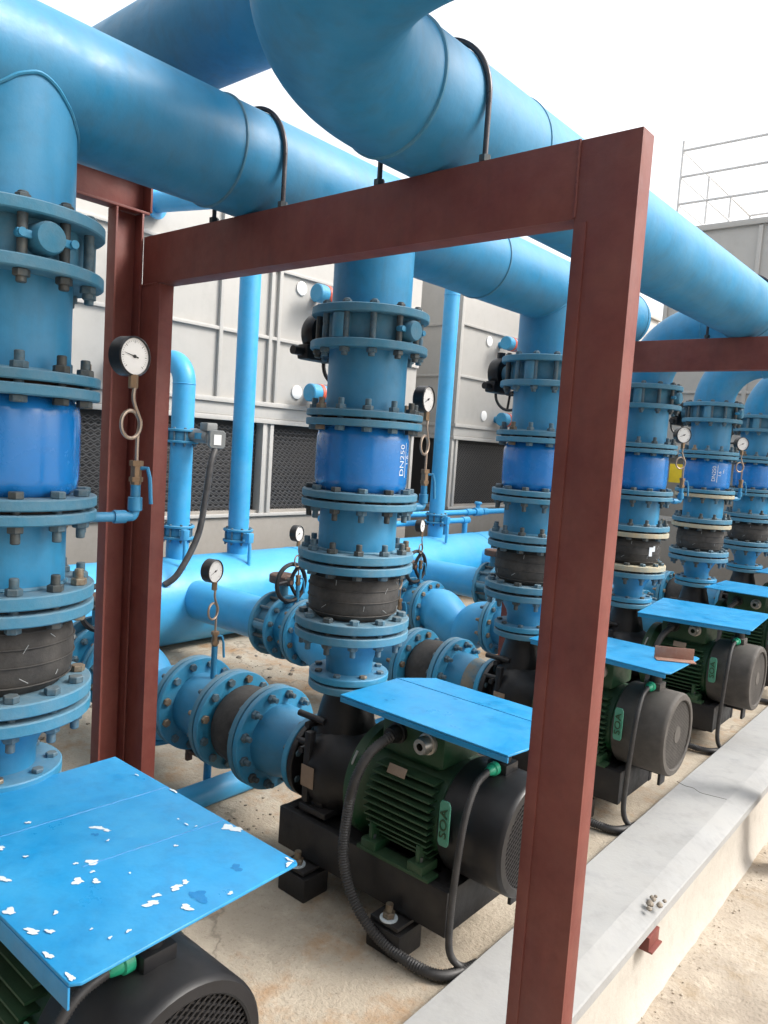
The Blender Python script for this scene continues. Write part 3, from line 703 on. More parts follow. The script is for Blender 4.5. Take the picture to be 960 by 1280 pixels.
# ------------------------------------------------------------------ red steel frames
def channel(b, axis, a0, a1, u0, u1, v0, v1, th=.006, web='v0'):
    """channel along axis; web on side v0 (or v1) spanning u; flanges at u0/u1"""
    L_ = a1 - a0; m = (a0 + a1) / 2
    def bx(u_0, u_1, v_0, v_1):
        c = {'Z': ((u_0 + u_1) / 2, (v_0 + v_1) / 2, m), 'X': (m, (v_0 + v_1) / 2, (u_0 + u_1) / 2), 'Y': ((v_0 + v_1) / 2, m, (u_0 + u_1) / 2)}[axis]
        d = {'Z': (u_1 - u_0, v_1 - v_0, L_), 'X': (L_, v_1 - v_0, u_1 - u_0), 'Y': (v_1 - v_0, L_, u_1 - u_0)}[axis]
        b.box(c, d, .0015)
    if web == 'v0': bx(u0, u1, v0, v0 + th); f0, f1 = v0 + th - .0005, v1
    else: bx(u0, u1, v1 - th, v1); f0, f1 = v0, v1 - th + .0005
    bx(u0, u0 + th * 1.4, f0, f1); bx(u1 - th * 1.4, u1, f0, f1)
FG = 'red steel portal frames across the pipes'
def portal(label, y):
    t = thing('steel_portal', label, 'steel frame', (0, y, 0), None, FG)
    b = MB(); channel(b, 'X', -.489, 1.0465, 2.168, 2.3215, 0, .062); b.obj('beam', M['red'], t)
    b = MB(); channel(b, 'Z', -.16, 2.319, 1.047, 1.174, .0008, .053); b.box((1.1105, .03, 2.3125), (.12, .05, .006)); b.box((1.0625, .0005, 1.0), (.027, .005, 2.32), .0018); b.obj('post', M['red'], t)
    b = MB(); channel(b, 'Z', FL, 2.1668, -.517, -.388, .0008, .053); b.obj('post', M['red'], t)
    for p_, q_ in (((-.505, .002), (-.4, .002)), ):
        MB().tube([(p_[0] + (q_[0] - p_[0]) * k / 24, random.uniform(-.0008, .0012), 2.1675 + random.uniform(-.0008, .0008)) for k in range(25)], .0035, seg=6).obj('weld_bead', M['red'], t)
    MB().tube([(1.0468 + random.uniform(-.0008, .0008), random.uniform(-.0008, .0012), 2.172 + .148 * k / 30) for k in range(31)], .0036, seg=6).obj('weld_bead', M['red'], t)
    return t
p1 = portal('large red steel portal in front, its right post crossing the whole view', 1.4)
p2 = copy_tree(p1); p2.location.y = 3.87; p2['label'] = 'far red steel portal seen as a short beam behind the right red post'
t = thing('steel_side_frame', 'red steel post and beam at the left, touching the left post of the portal', 'steel frame', (-.54, 1.35, FL))
b = MB(); channel(b, 'Z', 0, 2.395 - FL, -.05, .05, 0, .05, web='v0'); 
b.bm.free(); b = MB()
b.box((.003, 0, (2.395 - FL) / 2), (.006, .088, 2.395 - FL), .001)
for s in (-1, 1): b.box((.025, s * .046, (2.395 - FL) / 2), (.05, .007, 2.395 - FL), .001)
b.obj('post', M['red'], t)
b = MB(); zb = 2.396 - FL
b.box((.003, -1.55, zb + .063), (.006, 3.24, .11), .001)
for s in (0, 1): b.box((.025, -1.55, zb + .004 + s * .118), (.05, 3.24, .008), .001)
b.box((.027, .073, zb + .063), (.05, .008, .1095), .001)
b.obj('beam', M['red'], t)

# ------------------------------------------------------------------ low suction header and vertical pipes
t = thing('low_header', 'very large bright blue pipe lying low along the back, behind the suction lines', 'pipe', (-2.86, 0, .48))
b = MB(); b.cyl(.315, -3.5, 9.2, axis='Y', seg=72); b.lathe([(.315, 9.2), (.29, 9.28), (.2, 9.34), (0, 9.37)], axis='Y', seg=72); b.obj('pipe_body', M['cyan'], t)
for y in (4.35, 1.6, 7.1): ringY(y, .3155, .004).obj('weld_bead', M['cyan'], t)
b = MB()
for y in (.2, 2.6, 5.1, 7.6): b.box((0, y, -.29), (.5, .14, .075), .01)
b.obj('saddle', M['curbwall'], t)
VG = 'slim blue vertical pipes rising from the low header to the towers'
def small_valve(parent, z, lever=True, az=-.3, lev_z=-.17):
    lo = flange(parent, z - .05, z - .032, .115, .07, M['flange_bright']); hi = flange(parent, z + .032, z + .05, .115, .07, M['flange_bright'])
    bolts(hi, z, .1, 8, .098, 'stud', .012)
    b = MB(); b.lathe([(.06, -.034), (.088, -.034), (.092, -.02), (.092, .02), (.088, .034), (.06, .034)], (0, 0, z), seg=32)
    v = b.obj('valve_body', M['flange_bright'], parent)
    d = Vector((math.cos(az), math.sin(az), 0)); b = MB()
    b.tube([Vector((0, 0, z)) + d * .085, Vector((0, 0, z)) + d * .16], .016, seg=10); b.cyl(.035, -.012, .03, Vector((0, 0, z)) + d * .165, seg=16)
    b.obj('valve_neck', M['flange_bright'], v)
    if lever:
        p0 = Vector((0, 0, z)) + d * .185
        b = MB(); b.box(p0, (.05, .05, .075), .008); b.tube([p0 + Vector((0, 0, .0)), p0 + d * .015 + Vector((0, 0, -.08)), p0 + d * .01 + Vector((0, 0, lev_z - .07))], .014, seg=10)
        b.obj('lever', M['cyan'], v)
def vpipe(label, y, pts, r=.08):
    t = thing('vertical_pipe', label, 'pipe', (-2.86, y, 0), None, VG)
    MB().tube(pts, r, seg=36).obj('pipe_body', M['cyan'], t); return t
def up_and_over(z1, rbd, end, z0=.70, skew=(-1, 0)):
    e = Vector((skew[0], skew[1], 0)).normalized()
    return [Vector((0, 0, z0)), Vector((0, 0, z1 - rbd))] + arc(e * rbd + Vector((0, 0, z1 - rbd)), rbd, 0, PI / 2, 16, -e, (0, 0, 1))[1:] + [e * end + Vector((0, 0, z1))]
t = vpipe('slim blue pipe bending over at mid height beside the left red post', 3.22, up_and_over(2.20, .16, .9))
small_valve(t, .98, True, -.35); small_valve(t, 1.67, False, .2)
ringm = MB().tube([(.081 * math.cos(2 * PI * k / 32), .081 * math.sin(2 * PI * k / 32), 2.04) for k in range(32)], .003, seg=6, closed=True).obj('weld_bead', M['cyan'], t)
t = vpipe('tall slim blue pipe left of the middle column, passing up behind the red beam', 3.77, up_and_over(3.50, .17, 1.0, skew=(-1, -.33)))
small_valve(t, .93, True, -.2)
e = Vector((-1, -.33, 0)).normalized(); b = MB(); q = Matrix.Rotation(math.atan2(e.y, e.x), 3, 'Z') @ Matrix.Rotation(R(90), 3, 'Y')
b.lathe([(.07, 0), (.128, 0), (.13, .003), (.13, .019), (.128, .022), (.07, .022)], e * .90 + Vector((0, 0, 3.5)), rot=q, seg=32); b.obj('flange', M['cyan'], t)
t = vpipe('tall slim blue pipe right of the middle column, reaching the overhead pipe', 6.36, up_and_over(3.62, .17, 1.0))
small_valve(t, .98, True, -.3, -.16)
MB().tube([(.081 * math.cos(2 * PI * k / 32), .081 * math.sin(2 * PI * k / 32), 3.25) for k in range(32)], .003, seg=6, closed=True).obj('weld_bead', M['cyan'], t)
# thin water pipes
t = thing('water_pipe', 'thin blue water pipes with a small tap, right of the middle column', 'pipe', (-3.2, 6.9, .95))
b = MB(); b.cyl(.032, -1.9, 1.7, (0, 0, .03), 'Y', 16); b.cyl(.03, -1.9, .35, (.1, 0, -.045), 'Y', 16)
for y in (-.05, .35): b.cyl(.04, -.06, .06, (0 if y < .2 else .1, y, .03 if y < .2 else -.045), 'Y', 16)
b.cyl(.036, -.42, .0, (.1, -.02, 0), 'Z', 16); b.cyl(.032, -.46, -.045, (.1, .35, 0), 'Z', 16)
b.cyl(.042, -.05, .05, (0, .55, .03), 'Y', 16); b.cyl(.042, -.05, .05, (0, .9, .03), 'Y', 16); b.obj('pipe_body', M['cyan'], t)
b = MB(); b.cyl(.028, .03, .12, (0, .75, 0), 'Z', 12); b.cyl(.045, .12, .15, (0, .75, 0), 'Z', 14, .006); b.cyl(.05, -.07, .07, (0, .75, .03), 'Y', 16); b.obj('tap', M['cyan'], t)
# drain pipe on the floor
t = tag(MB().cyl(.052, -3, 7.2, axis='Y', seg=28).obj('drain_pipe', M['cyan'], None, (-.70, 0, FL + .05)), 'blue drain pipe lying on the floor along the row, under the suction lines', 'pipe')
# switch box with black cable
t = thing('switch_box', 'small grey box with a white label, on the bent blue pipe', 'switch box', (-2.60, 3.32, 1.655))
M['boxgrey'] = mat('box_grey', (.2, .21, .21), .5)
b = MB(); b.prism([(-.04, -.055), (.04, -.055), (.055, -.04), (.055, .055), (.04, .07), (-.04, .07), (-.055, .055), (-.055, -.04)], .06, Matrix(((.42, 0, .9, 0), (.9, 0, -.42, 0), (0, 1, 0, 0), (0, 0, 0, 1))), .003); b.box((-.06, -.02, .09), (.09, .09, .06), .01); b.obj('housing', M['boxgrey'], t)
b = MB(); b.prism([(-.026, -.032), (.026, -.032), (.026, .04), (-.026, .04)], .003, Matrix(((.42, 0, .9, .0545), (.9, 0, -.42, -.0255), (0, 1, 0, 0), (0, 0, 0, 1)))); b.obj('label_plate', M['port'], t)
b = MB(); b.tube([(-.28, -.1, .03), (-.05, -.02, .02)], .05, seg=14); b.obj('actuator', M['boxgrey'], t)
sp = smooth_path([(-2.57, 3.30, 1.60), (-2.55, 3.25, 1.49), (-2.55, 3.22, 1.27), (-2.55, 3.166, .99), (-2.56, 3.03, .74), (-2.6, 2.95, .66)])
tag(MB().tube(sp, .022, seg=12).obj('black_cable', M['hose']), 'thick black cable hanging from the grey box down to the low header', 'cable')

# ------------------------------------------------------------------ pressure gauges
GG = 'round white pressure gauges on coiled tubes'
def gauge_head(t, p, az=R(10), needle=R(205)):
    """cock, coil and dial standing on point p"""
    x, y, z = p
    b = MB(); b.cyl(.014, 0, .055, p, seg=8, bev=.003); b.cyl(.0175, .01, .022, p, seg=6); b.cyl(.0175, .05, .064, p, seg=6); ck = b.obj('cock', M['brass'], t)
    d = Vector((math.cos(R(35)), math.sin(R(35)), 0)); o = Vector(p)
    MB().tube([o + d * .012 + Vector((0, 0, .045)), o + d * .03 + Vector((0, 0, .046)), o + d * .037 + Vector((0, 0, .02)), o + d * .042 + Vector((0, 0, -.045))], .0055, seg=8).obj('lever', M['pipe'], ck)
    n = Vector((math.cos(az), math.sin(az), 0)); sdir = Vector((-math.sin(az), math.cos(az), 0))
    cc = o + Vector((0, 0, .155)) - sdir * .025; r = .03
    pts = [o + Vector((0, 0, .06)), o + Vector((0, 0, .12))]
    pts += [cc + sdir * r * math.cos(a) + Vector((0, 0, r * 1.15 * math.sin(a))) + n * (.004 * (a / (2 * PI))) for a in [-.2 + 2 * PI * 1.22 * k / 30 for k in range(31)]]
    pts = pts[:-3] + [o + Vector((0, 0, .215)) - sdir * .022 + n * .006, o + Vector((0, 0, .25)) - sdir * .02 + n * .006]
    MB().tube(smooth_path(pts, 3), .0048, seg=8).obj('siphon_tube', M['copper'], t)
    g0 = o - sdir * .02 + Vector((0, 0, .25))
    b = MB(); b.cyl(.012, -.005, .03, g0, seg=6, bev=.002); b.obj('connector', M['brass'], t)
    gc = g0 + Vector((0, 0, .075)); q = Matrix.Rotation(az, 3, 'Z') @ Matrix.Rotation(R(90), 3, 'Y')
    b = MB(); b.lathe([(0, -.04), (.046, -.04), (.05, -.036), (.05, .004), (.047, .007), (.0455, .006), (.0455, .0)], gc, rot=q, seg=48); cs = b.obj('gauge_case', M['gaugeblack'], t)
    b = MB(); b.lathe([(0, .001), (.046, .001)], gc, rot=q, seg=48); dl = b.obj('dial', M['dial'], cs)
    def P(rr, a, h): return gc + n * h + sdir * (rr * math.cos(a)) + Vector((0, 0, rr * math.sin(a)))
    b = MB()
    for k in range(31):
        a = R(225) - R(270) * k / 30; r0 = .033 if k % 5 == 0 else .036; w = .0007 if k % 5 == 0 else .0004
        tv = Vector(sdir * -math.sin(a)) + Vector((0, 0, math.cos(a)))
        b.quad(P(r0, a, .0016) - tv * w, P(.039, a, .0016) - tv * w, P(.039, a, .0016) + tv * w, P(r0, a, .0016) + tv * w)
    b.obj('scale_mark', M['ink'], dl)
    b = MB(); a = needle; tv = Vector(sdir * -math.sin(a)) + Vector((0, 0, math.cos(a)))
    b.quad(P(-.012, a, .003) - tv * .0018, P(.034, a, .003) - tv * .0004, P(.034, a, .003) + tv * .0004, P(-.012, a, .003) + tv * .0018)
    b.cyl(.0042, .002, .004, gc, rot=q, seg=14); b.obj('needle', M['ink'], dl)
lcol = ('large white pressure gauge on a copper coil in front of the left red posts', 'white pressure gauge at the right of the middle column, behind its upper flange', 'pressure gauge of the column hidden behind the right red post', 'pressure gauge between the two columns right of the right red post', 'small pressure gauge beside the last column at the right edge', 'pressure gauge behind the farthest column at the right edge')
for i, y in enumerate(YS):
    t = thing('pressure_gauge', lcol[i], 'pressure gauge', (0, y, 1.475), None, GG)
    L_ = .315; a = R(82 if i < 3 else 58); e = Vector((math.cos(a) * L_, math.sin(a) * L_, 0)); u = e.normalized()
    el = smooth_path([u * .12, e - u * .03, e - u * .004 + Vector((0, 0, .004)), e + Vector((0, 0, .03)), e + Vector((0, 0, .085))], 6)
    b = MB(); b.tube(el, .0125, seg=14); b.lathe([(.016, -.02), (.018, -.018), (.018, .014), (.016, .016)], e + Vector((0, 0, .035)), seg=14); b.tube([e - u * .055, e - u * .025], .017, seg=14); b.obj('tap_pipe', M['pipe'], t)
    gauge_head(t, tuple(e + Vector((0, 0, .08))), needle=R(168) if i == 0 else R(205), az=R(10) if i < 3 else R(-38))
lA = ('pressure gauge on the suction line of the nearest pump', 'white coiled pressure gauge on the foreground suction line, before the low header', 'pressure gauge over the suction line behind the middle column', 'pressure gauge on the suction line with the two-humped strainer, near its pump', 'pressure gauge near the fifth pump on its suction line', 'pressure gauge near the farthest pump on its suction line')
lB = ('pressure gauge above the suction valve of the nearest pump line', 'pressure gauge hidden behind the left red posts', 'small white pressure gauge just left of the middle column, before a handwheel', 'small white pressure gauge just right of the middle column, before a handwheel', 'pressure gauge beside the valve behind the third column', 'pressure gauge beside the farthest suction valve')
for i, y in enumerate(YS):
    for x, ls, hb in ((-.775, lA, .145), (-1.585, lB, .145)):
        t = thing('pressure_gauge', ls[i], 'pressure gauge', (x, y, ZS + .13), None, GG)
        MB().cyl(.013, 0, hb, seg=14).obj('tap_pipe', M['pipe'], t)
        gauge_head(t, (0, 0, hb), az=R(14))

# ------------------------------------------------------------------ cooling towers
TG = 'grey cooling towers behind the pipes'
XT = -3.8
def zigzag(b, x, y0, y1, z0, z1, ph, pitch=.062, row=.042):
    nrow = int((z1 - z0) / row); ncell = int((y1 - y0) / pitch)
    for i in range(nrow):
        for j in range(ncell):
            ya, yb = y0 + j * pitch, y0 + (j + .5) * pitch; yc = ya + pitch
            zz = z0 + i * row + (row * .5 if i % 2 else 0) * 0
            up = .018 if (i % 2) else -.018
            for (p, q, h0, h1) in ((ya, yb, -up, up), (yb, yc, up, -up)):
                z_0 = z0 + (i + .5) * row + h0 * .5; z_1 = z0 + (i + .5) * row + h1 * .5; w = .0055
                b.quad((x, p, z_0 - w), (x, q, z_1 - w), (x, q, z_1 + w), (x, p, z_0 + w))
def tower(label, y0, y1, mull, hz=(2.63, 3.27), ports=(), skip=()):
    t = thing('cooling_tower', label, 'cooling tower', (XT, (y0 + y1) / 2, 0), None, TG); yc = (y0 + y1) / 2
    z = lambda v: v
    def bx(b, xa, xb, ya, yb, za, zb, bev=.004): b.box(((xa + xb) / 2, (ya + yb) / 2 - yc, (za + zb) / 2), (xb - xa, yb - ya, zb - za), bev)
    b = MB(); bx(b, -3.2, 0, y0, y1, 1.88, 4.38); bd = b.obj('casing', M['tower'], t)
    b = MB(); bx(b, -3.2, -.005, y0 + .005, y1 - .005, FL, .945); bx(b, -3.2, -.02, y0 + .005, y1 - .005, .945, 1.0); b.obj('basin', M['basin'], t)
    b = MB(); bx(b, -3.2, -.10, y0 + .06, y1 - .06, .99, 1.885); b.obj('louver_backing', M['louver'], t)
    b = MB(); bx(b, -3.2, .02, y0 - .01, y1 + .01, .945, .975)
    bx(b, -3.22, .03, y0 - .02, y1 + .02, 1.83, 1.875); bx(b, -3.2, .018, y0 - .012, y1 + .012, 1.877, 1.985); bx(b, -3.21, .045, y0 - .025, y1 + .025, 1.987, 2.03)
    for yy in (y0 + .045, y1 - .045) + tuple(mull):
        for s in (-1, 1): bx(b, -.09, .012, yy + s * .045 - .022, yy + s * .045 + .022, .976, 1.829)
        bx(b, -.085, -.012, yy - .025, yy + .025, .976, 1.829)
    b.obj('louver_frame', M['trim'], t)
    ms = [y0 + .09] + [m for m in mull] + [y1 - .09]
    b = MB()
    for a, c in zip(ms, ms[1:]): zigzag(b, -.06, a + .07 - yc, c - .07 - yc, .98, 1.79, 0)
    for a, c in zip(ms, ms[1:]): zigzag(b, -.085, a + .055 - yc, c - .07 - yc, 1.0, 1.80, 0)
    b.obj('louver_grid', M['louver_edge'], t, smooth=False)
    b = MB(); yy = y0 + .6
    for h in hz: bx(b, 0, .03, y0, y1, h - .016, h + .016); bx(b, -3.2, -.02, y0 - .022, y0 + .002, h - .016, h + .016)
    for m in mull:
        for s in (-.62, -.05, .05): bx(b, 0, .034, m + s - .02, m + s + .02, 2.031, 4.37)
    bx(b, -.05, .034, y0 - .03, y0 + .03, 2.031, 4.37)
    bx(b, -3.2, .05, y0 - .04, y1 + .04, 4.32, 4.40)
    b.obj('panel_batten', M['trim'], t)
    for (py, pz) in ports:
        b = MB(); b.lathe([(0, .0), (.062, 0), (.066, .002), (.066, .012), (.062, .014), (0, .014)], (.002, py - yc, pz), 'X', 28); b.obj('port', M['port'], t)
    return t
PTS = [(5.16, 3.16), (5.17, 2.16), (3.2, 3.16), (3.2, 2.16)]
tower('long grey cooling tower behind the left half, with black honeycomb louvers', -1.2, 7.05, (.55, 2.75, 4.83), ports=PTS)
tower('grey cooling tower whose near corner shows right of the middle column', 7.87, 14.2, (10.4,), ports=[(8.53, 3.14), (8.53, 2.17), (9.6, 3.14), (9.6, 2.17)])
NG = 'blue pipe stubs with a red band on the cooling towers'
def stub(y, z, label):
    t = thing('pipe_stub', label, 'pipe stub', (XT, y, z), None, NG)
    b = MB(); b.cyl(.045, 0, .13, (0, .05, 0), axis='X', seg=16); b.lathe([(0, -.13), (.08, -.13), (.088, -.12), (.088, .2), (0, .2)], (.2, 0, 0), 'Y', 28); b.obj('pipe_body', M['flange_bright'], t)
    b = MB(); b.lathe([(.086, -.02), (.0925, -.015), (.0925, .025), (.086, .03)], (.2, 0, 0), 'Y', 28); b.lathe([(.086, .07), (.092, .072), (.092, .09), (.086, .092)], (.2, 0, 0), 'Y', 28); b.obj('red_band', M['redband'], t)
stub(5.30, 3.11, 'blue pipe stub with red bands, high on the left tower beside the middle column')
stub(5.28, 2.16, 'blue pipe stub with red bands, low on the left tower beside the middle column')
stub(8.75, 3.13, 'blue pipe stub with red bands, high on the tower beside the third column')
stub(8.78, 2.14, 'blue pipe stub with red bands, low on the tower behind the third column')
# third tower standing across the far end
Y3 = 10.
t = thing('cooling_tower', 'grey cooling tower standing across the far end, with guard rails on its roof', 'cooling tower', (1.4, Y3, 0), None, TG)
b = MB(); b.box((0, 1.6, 3.28), (7., 3.2, 2.78), .004); b.obj('casing', M['tower'], t)
b = MB(); b.box((0, 1.6, .56), (6.99, 3.19, .8), .004); b.obj('basin', M['basin'], t)
b = MB(); b.box((0, 1.66, 1.42), (6.8, 3.0, .93)); b.obj('lower_wall', M['basin'], t)
b = MB()
b.box((0, 1.6, 1.89), (7.05, 3.27, .12), .004); b.box((0, 1.6, .98), (7.05, 3.25, .05), .004); b.box((0, 1.6, 4.68), (7.08, 3.28, .07), .004)
for x in (-3.46, -1.9, 0, 1.9, 3.4): b.box((x, .02, 1.42), (.1, .1, .85), .004)
for x in (-3.47, -2.4, -1.2, 0, 1.2, 2.4): b.box((x, -.012, 3.28), (.05, .03, 2.7), .003)
for h in (2.63, 3.27): b.box((0, -.014, h), (6.9, .025, .032), .003)
b.obj('panel_batten', M['trim'], t)
b = MB(); b.lathe([(1.0, 4.7), (.82, 5.1), (.8, 5.5), (.9, 6.1), (.88, 6.1), (.78, 5.5), (.8, 5.1)], (2.3, 1.7, 0), seg=40); b.obj('fan_stack', M['tower'], t)
# guard rail
t = thing('guard_rail', 'thin pale guard rail on the roof of the far tower at the upper right', 'guard rail', (1.4, Y3, 4.715), None)
b = MB(); x0 = -3.46; x1 = 3.46; y0 = .05; y1 = 3.1
for h in (.33, .67, 1.0):
    b.tube([(x0, y1, h), (x0, y0, h), (x1, y0, h), (x1, y1, h), (x0, y1, h)], .017, seg=8)
for x, y in [(x0, y0), (x0, 1.1), (x0, 2.1), (x0, y1)] + [(x0 + k * 1.15, y0) for k in range(1, 7)] + [(x0 + k * 1.15, y1) for k in range(1, 7)]: b.cyl(.017, -.005, 1.0 if x > x0 + .01 or y > .1 else 1.12, (x, y, 0), seg=8)
b.obj('rail', M['galv'], t)
t = tag(MB().box((0, 0, 0), (.16, .012, .24), .002).obj('warning_sign', M['yellow'], None, (-1.71, 9.93, 1.585)), 'small yellow sign on the far tower, seen between two columns right of the red post', 'sign')

# added unseen building with invented windows and door, blocks light from behind the viewer
t = thing('light_blocker', 'unseen dark rendered block added behind the viewer to keep light off facing surfaces', 'added light blocker', (2., -3.4, -.165))
M['render'] = mat('dark_render', (.16, .15, .14), .85, alt=(.11, .1, .095), scale=1.5, bump=.4, bump_scale=40)
b = MB(); b.box((0, -3., 3.4), (22, 6, 6.8), .02); b.box((0, -3., 6.95), (22.4, 6.4, .3), .02); b.obj('wall', M['render'], t)
for x in (-7.5, -4.5, 3.2, 6.2):
    b = MB()
    for s_ in (-1, 1): b.box((x + s_ * .7, .02, 4.4), (.08, .12, 1.3), .004); b.box((x, .02, 4.4 + s_ * .61), (1.32, .12, .08), .004)
    b.box((x, .02, 4.4), (.06, .1, 1.14), .004); w_ = b.obj('window', M['tower'], t)
    b = MB(); b.box((x, .012, 4.4), (1.3, .02, 1.14)); b.obj('pane', mat('dark_glass', (.03, .035, .04), .08) if 'dark_glass' not in bpy.data.materials else bpy.data.materials['dark_glass'], w_)
b = MB(); b.box((2.6, .02, 1.08), (1.0, .06, 2.15), .004); dr = b.obj('door', M['basin'], t)
b = MB(); b.tube([(2.95, .05, 1.05), (2.95, .1, 1.05), (2.84, .1, 1.05)], .012, seg=8); b.obj('handle', M['steel'], dr)
# ------------------------------------------------------------------ ground, floor, curb
def ground(name, x0, x1, y0, y1, z, m, n=1):
    b = MB()
    b.quad((x0, y0, z), (x1, y0, z), (x1, y1, z), (x0, y1, z)); return tag(b.obj(name, m, smooth=False), kind='structure')
ground('ground', -400, 400, -400, 400, -.165, M['yard'])
b = MB(); b.box((-4.6, 6.0, (FL - .4) / 2), (10.6, 30, FL + .4)); fl_ = tag(b.obj('pump_floor', M['pad'], smooth=False), kind='structure')
t = thing('curb', 'low pale wall with a grey coping slab along the right side of the pump floor', 'curb', (0, 0, 0), (0, 0, R(.45)))
ZC = .20
def sheetpoly(prof, y0, y1, seed, n, amp):
    rr = random.Random(seed); bm = bmesh.new(); rows = []
    for j in range(n + 1):
        y = y0 + (y1 - y0) * j / n
        rows.append([bm.verts.new((x + rr.uniform(-amp, amp), y, z_ + rr.uniform(-amp, amp) * .5)) for x, z_ in prof])
    for a, c in zip(rows, rows[1:]):
        for k in range(len(prof) - 1): bm.faces.new((a[k], a[k + 1], c[k + 1], c[k]))
    b = MB(); b.bm.free(); b.bm = bm; bmesh.ops.recalc_face_normals(bm, faces=bm.faces); return b
cx0, cx1 = .70, 1.0
sheetpoly([(cx0, FL - .05), (cx0, ZC - .006), (cx0 + .006, ZC), (.925, ZC + .001), (.93, ZC), (1.0, ZC - .026), (1.004, ZC - .03), (1.004, ZC - .062), (1.0, ZC - .066), (.96, ZC - .068)], -4, 14, 4, 90, .0012).obj('coping', M['coping'], t, ang=14)
sheetpoly([(.972, ZC - .066), (.973, .06), (.976, -.02), (.985, -.12), (1.0, -.16), (1.02, -.2)], -4, 14, 6, 300, .003).obj('wall_face', M['curbwall'], t, ang=60)
b = MB()
for x, y, s in [(.955 + random.uniform(-.02, .03), 2.52 + random.uniform(-.07, .1), random.uniform(.006, .014)) for _ in range(12)]:
    b.lathe([(0, -s), (s * .8, -s * .4), (s, .1 * s), (s * .6, s * .6), (0, s * .8)], (x, y, ZC + s * .4), seg=7)
tag(b.obj('pebbles', M['rubble']), 'small pebbles heaped on the edge of the coping', 'pebbles', None, 'stuff')
t = tag(MB().box((.972, 2.50, .108), (.036, .09, .045), .001).box((.978, 2.50, .083), (.05, .09, .006), .001).obj('steel_bracket', M['red']), 'small reddish steel bracket set into the curb under the pebbles', 'bracket')
b = MB(); sp = smooth_path([(.69, 3.62, ZC + .0005), (.735, 3.60, ZC + .0008), (.77, 3.605, ZC + .0008), (.81, 3.58, ZC + .0008), (.85, 3.585, ZC + .001), (.92, 3.60, ZC + .001)], 8); b.tube(sp, .0013, seg=4)
b.obj('crack', M['void'], bpy.data.objects['curb'])
# rubble strips behind the pumps and at the curb foot
def rubble(name, label, x0, x1, y0, y1, z, n, smin, smax, seed):
    rr = random.Random(seed); b = MB()
    for k in range(n):
        s = rr.uniform(smin, smax) * rr.random() ** .6 + smin * .3; x = rr.uniform(x0, x1); y = rr.uniform(y0, y1)
        q = Matrix.Rotation(rr.uniform(0, 6.3), 3, 'Z') @ Matrix.Rotation(rr.uniform(-.5, .5), 3, 'X')
        bm2 = bmesh.new(); bmesh.ops.create_icosphere(bm2, subdivisions=1, radius=s)
        for v in bm2.verts: v.co = q @ Vector((v.co.x * rr.uniform(.7, 1.4), v.co.y * rr.uniform(.7, 1.2), v.co.z * rr.uniform(.4, .8)))
        bm2.transform(Matrix.Translation((x, y, z + s * .2))); b._add(bm2)
    tag(b.obj(name, M['rubble'], smooth=False), label, 'rubble', None, 'stuff')
rubble('rubble', 'strip of broken mortar and gravel on the floor beside the low header', -2.35, -1.75, 1.0, 4.6, FL, 260, .005, .022, 21)
rubble('gravel', 'strip of fine gravel on the floor between the drain pipe and the pumps', -.62, -.28, .6, 6.5, FL, 700, .003, .010, 22)
rubble('grit', 'loose grit along the foot of the curb', .985, 1.05, .5, 6.5, -.163, 240, .002, .007, 23)

# ------------------------------------------------------------------ camera
cam = bpy.data.cameras.new('camera'); co = bpy.data.objects.new('camera', cam); C.objects.link(co)
f_px, yaw, pit, rol = 949.8236, .7004054, .0876597, .0659464
fw = Vector((-math.sin(yaw) * math.cos(pit), math.cos(yaw) * math.cos(pit), -math.sin(pit)))
rt = Vector((math.cos(yaw), math.sin(yaw), 0)); up = rt.cross(fw)
r2 = rt * math.cos(rol) + up * math.sin(rol); u2 = up * math.cos(rol) - rt * math.sin(rol)
mx = Matrix((( r2.x, u2.x, -fw.x, 1.788), (r2.y, u2.y, -fw.y, 0), (r2.z, u2.z, -fw.z, 1.70), (0, 0, 0, 1)))
co.matrix_world = mx
cam.sensor_fit = 'VERTICAL'; cam.sensor_height = 36; cam.lens = 36 * f_px / 1280; cam.clip_end = 2000; cam.clip_start = .02
bpy.context.scene.camera = co

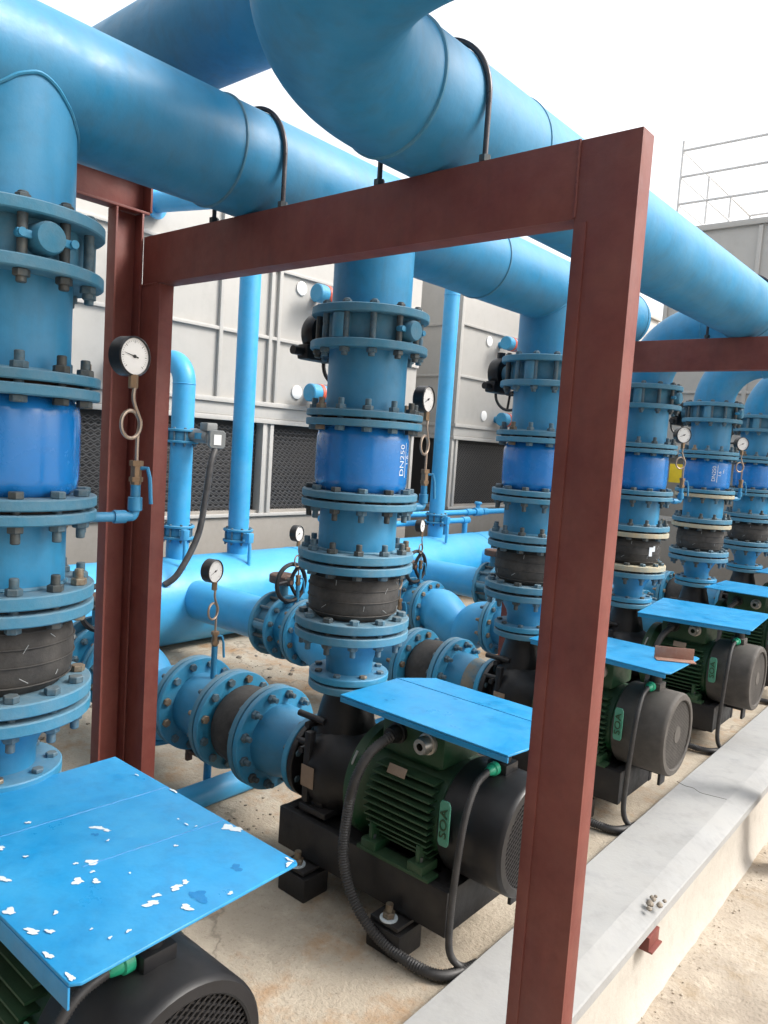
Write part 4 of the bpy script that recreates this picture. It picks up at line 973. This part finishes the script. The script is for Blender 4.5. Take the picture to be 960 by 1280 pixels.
# ------------------------------------------------------------------ light
W = bpy.data.worlds.new('World'); bpy.context.scene.world = W; W.use_nodes = True
nt = W.node_tree; bg = nt.nodes['Background']
sky = nt.nodes.new('ShaderNodeTexSky'); sky.sky_type = 'NISHITA'; sky.sun_disc = False
SUN_EL, SUN_AZ = R(45), R(37)        # azimuth measured from +X towards +Y
sky.sun_elevation = SUN_EL; sky.sun_rotation = PI / 2 - SUN_AZ
sky.dust_density = 8; sky.air_density = 1.2; sky.ozone_density = .6
hs = nt.nodes.new('ShaderNodeHueSaturation'); hs.inputs['Saturation'].default_value = .3; hs.inputs['Value'].default_value = .95
nt.links.new(sky.outputs[0], hs.inputs['Color']); gm = nt.nodes.new('ShaderNodeGamma'); gm.inputs['Gamma'].default_value = 1.1
nt.links.new(hs.outputs[0], gm.inputs['Color'])
# thin bright overcast in front of the clear sky, with soft cloud variation
tcw = nt.nodes.new('ShaderNodeTexCoord'); cn = nt.nodes.new('ShaderNodeTexNoise'); cn.inputs['Scale'].default_value = 2.2; cn.inputs['Detail'].default_value = 6
nt.links.new(tcw.outputs['Generated'], cn.inputs['Vector'])
cr = nt.nodes.new('ShaderNodeMapRange'); cr.inputs[1].default_value = .3; cr.inputs[2].default_value = .7; cr.inputs[3].default_value = .5; cr.inputs[4].default_value = .8; nt.links.new(cn.outputs[0], cr.inputs[0])
cm = nt.nodes.new('ShaderNodeMix'); cm.data_type = 'RGBA'; nt.links.new(cr.outputs[0], cm.inputs[0]); nt.links.new(gm.outputs[0], cm.inputs[6]); cm.inputs[7].default_value = (4.3, 4.35, 4.4, 1)
nt.links.new(cm.outputs[2], bg.inputs['Color']); bg.inputs['Strength'].default_value = .15
sl = bpy.data.lights.new('sun', 'SUN'); sl.energy = 1.1; sl.angle = R(18); sl.color = (1, .95, .88)
so = bpy.data.objects.new('sun', sl); C.objects.link(so)
d = Vector((math.cos(SUN_AZ) * math.cos(SUN_EL), math.sin(SUN_AZ) * math.cos(SUN_EL), math.sin(SUN_EL)))
so.rotation_euler = d.to_track_quat('Z', 'Y').to_euler()
vs = bpy.context.scene.view_settings
vs.view_transform = 'Standard'; vs.look = 'None'; vs.gamma = 1; vs.exposure = 1.27; vs.use_curve_mapping = False
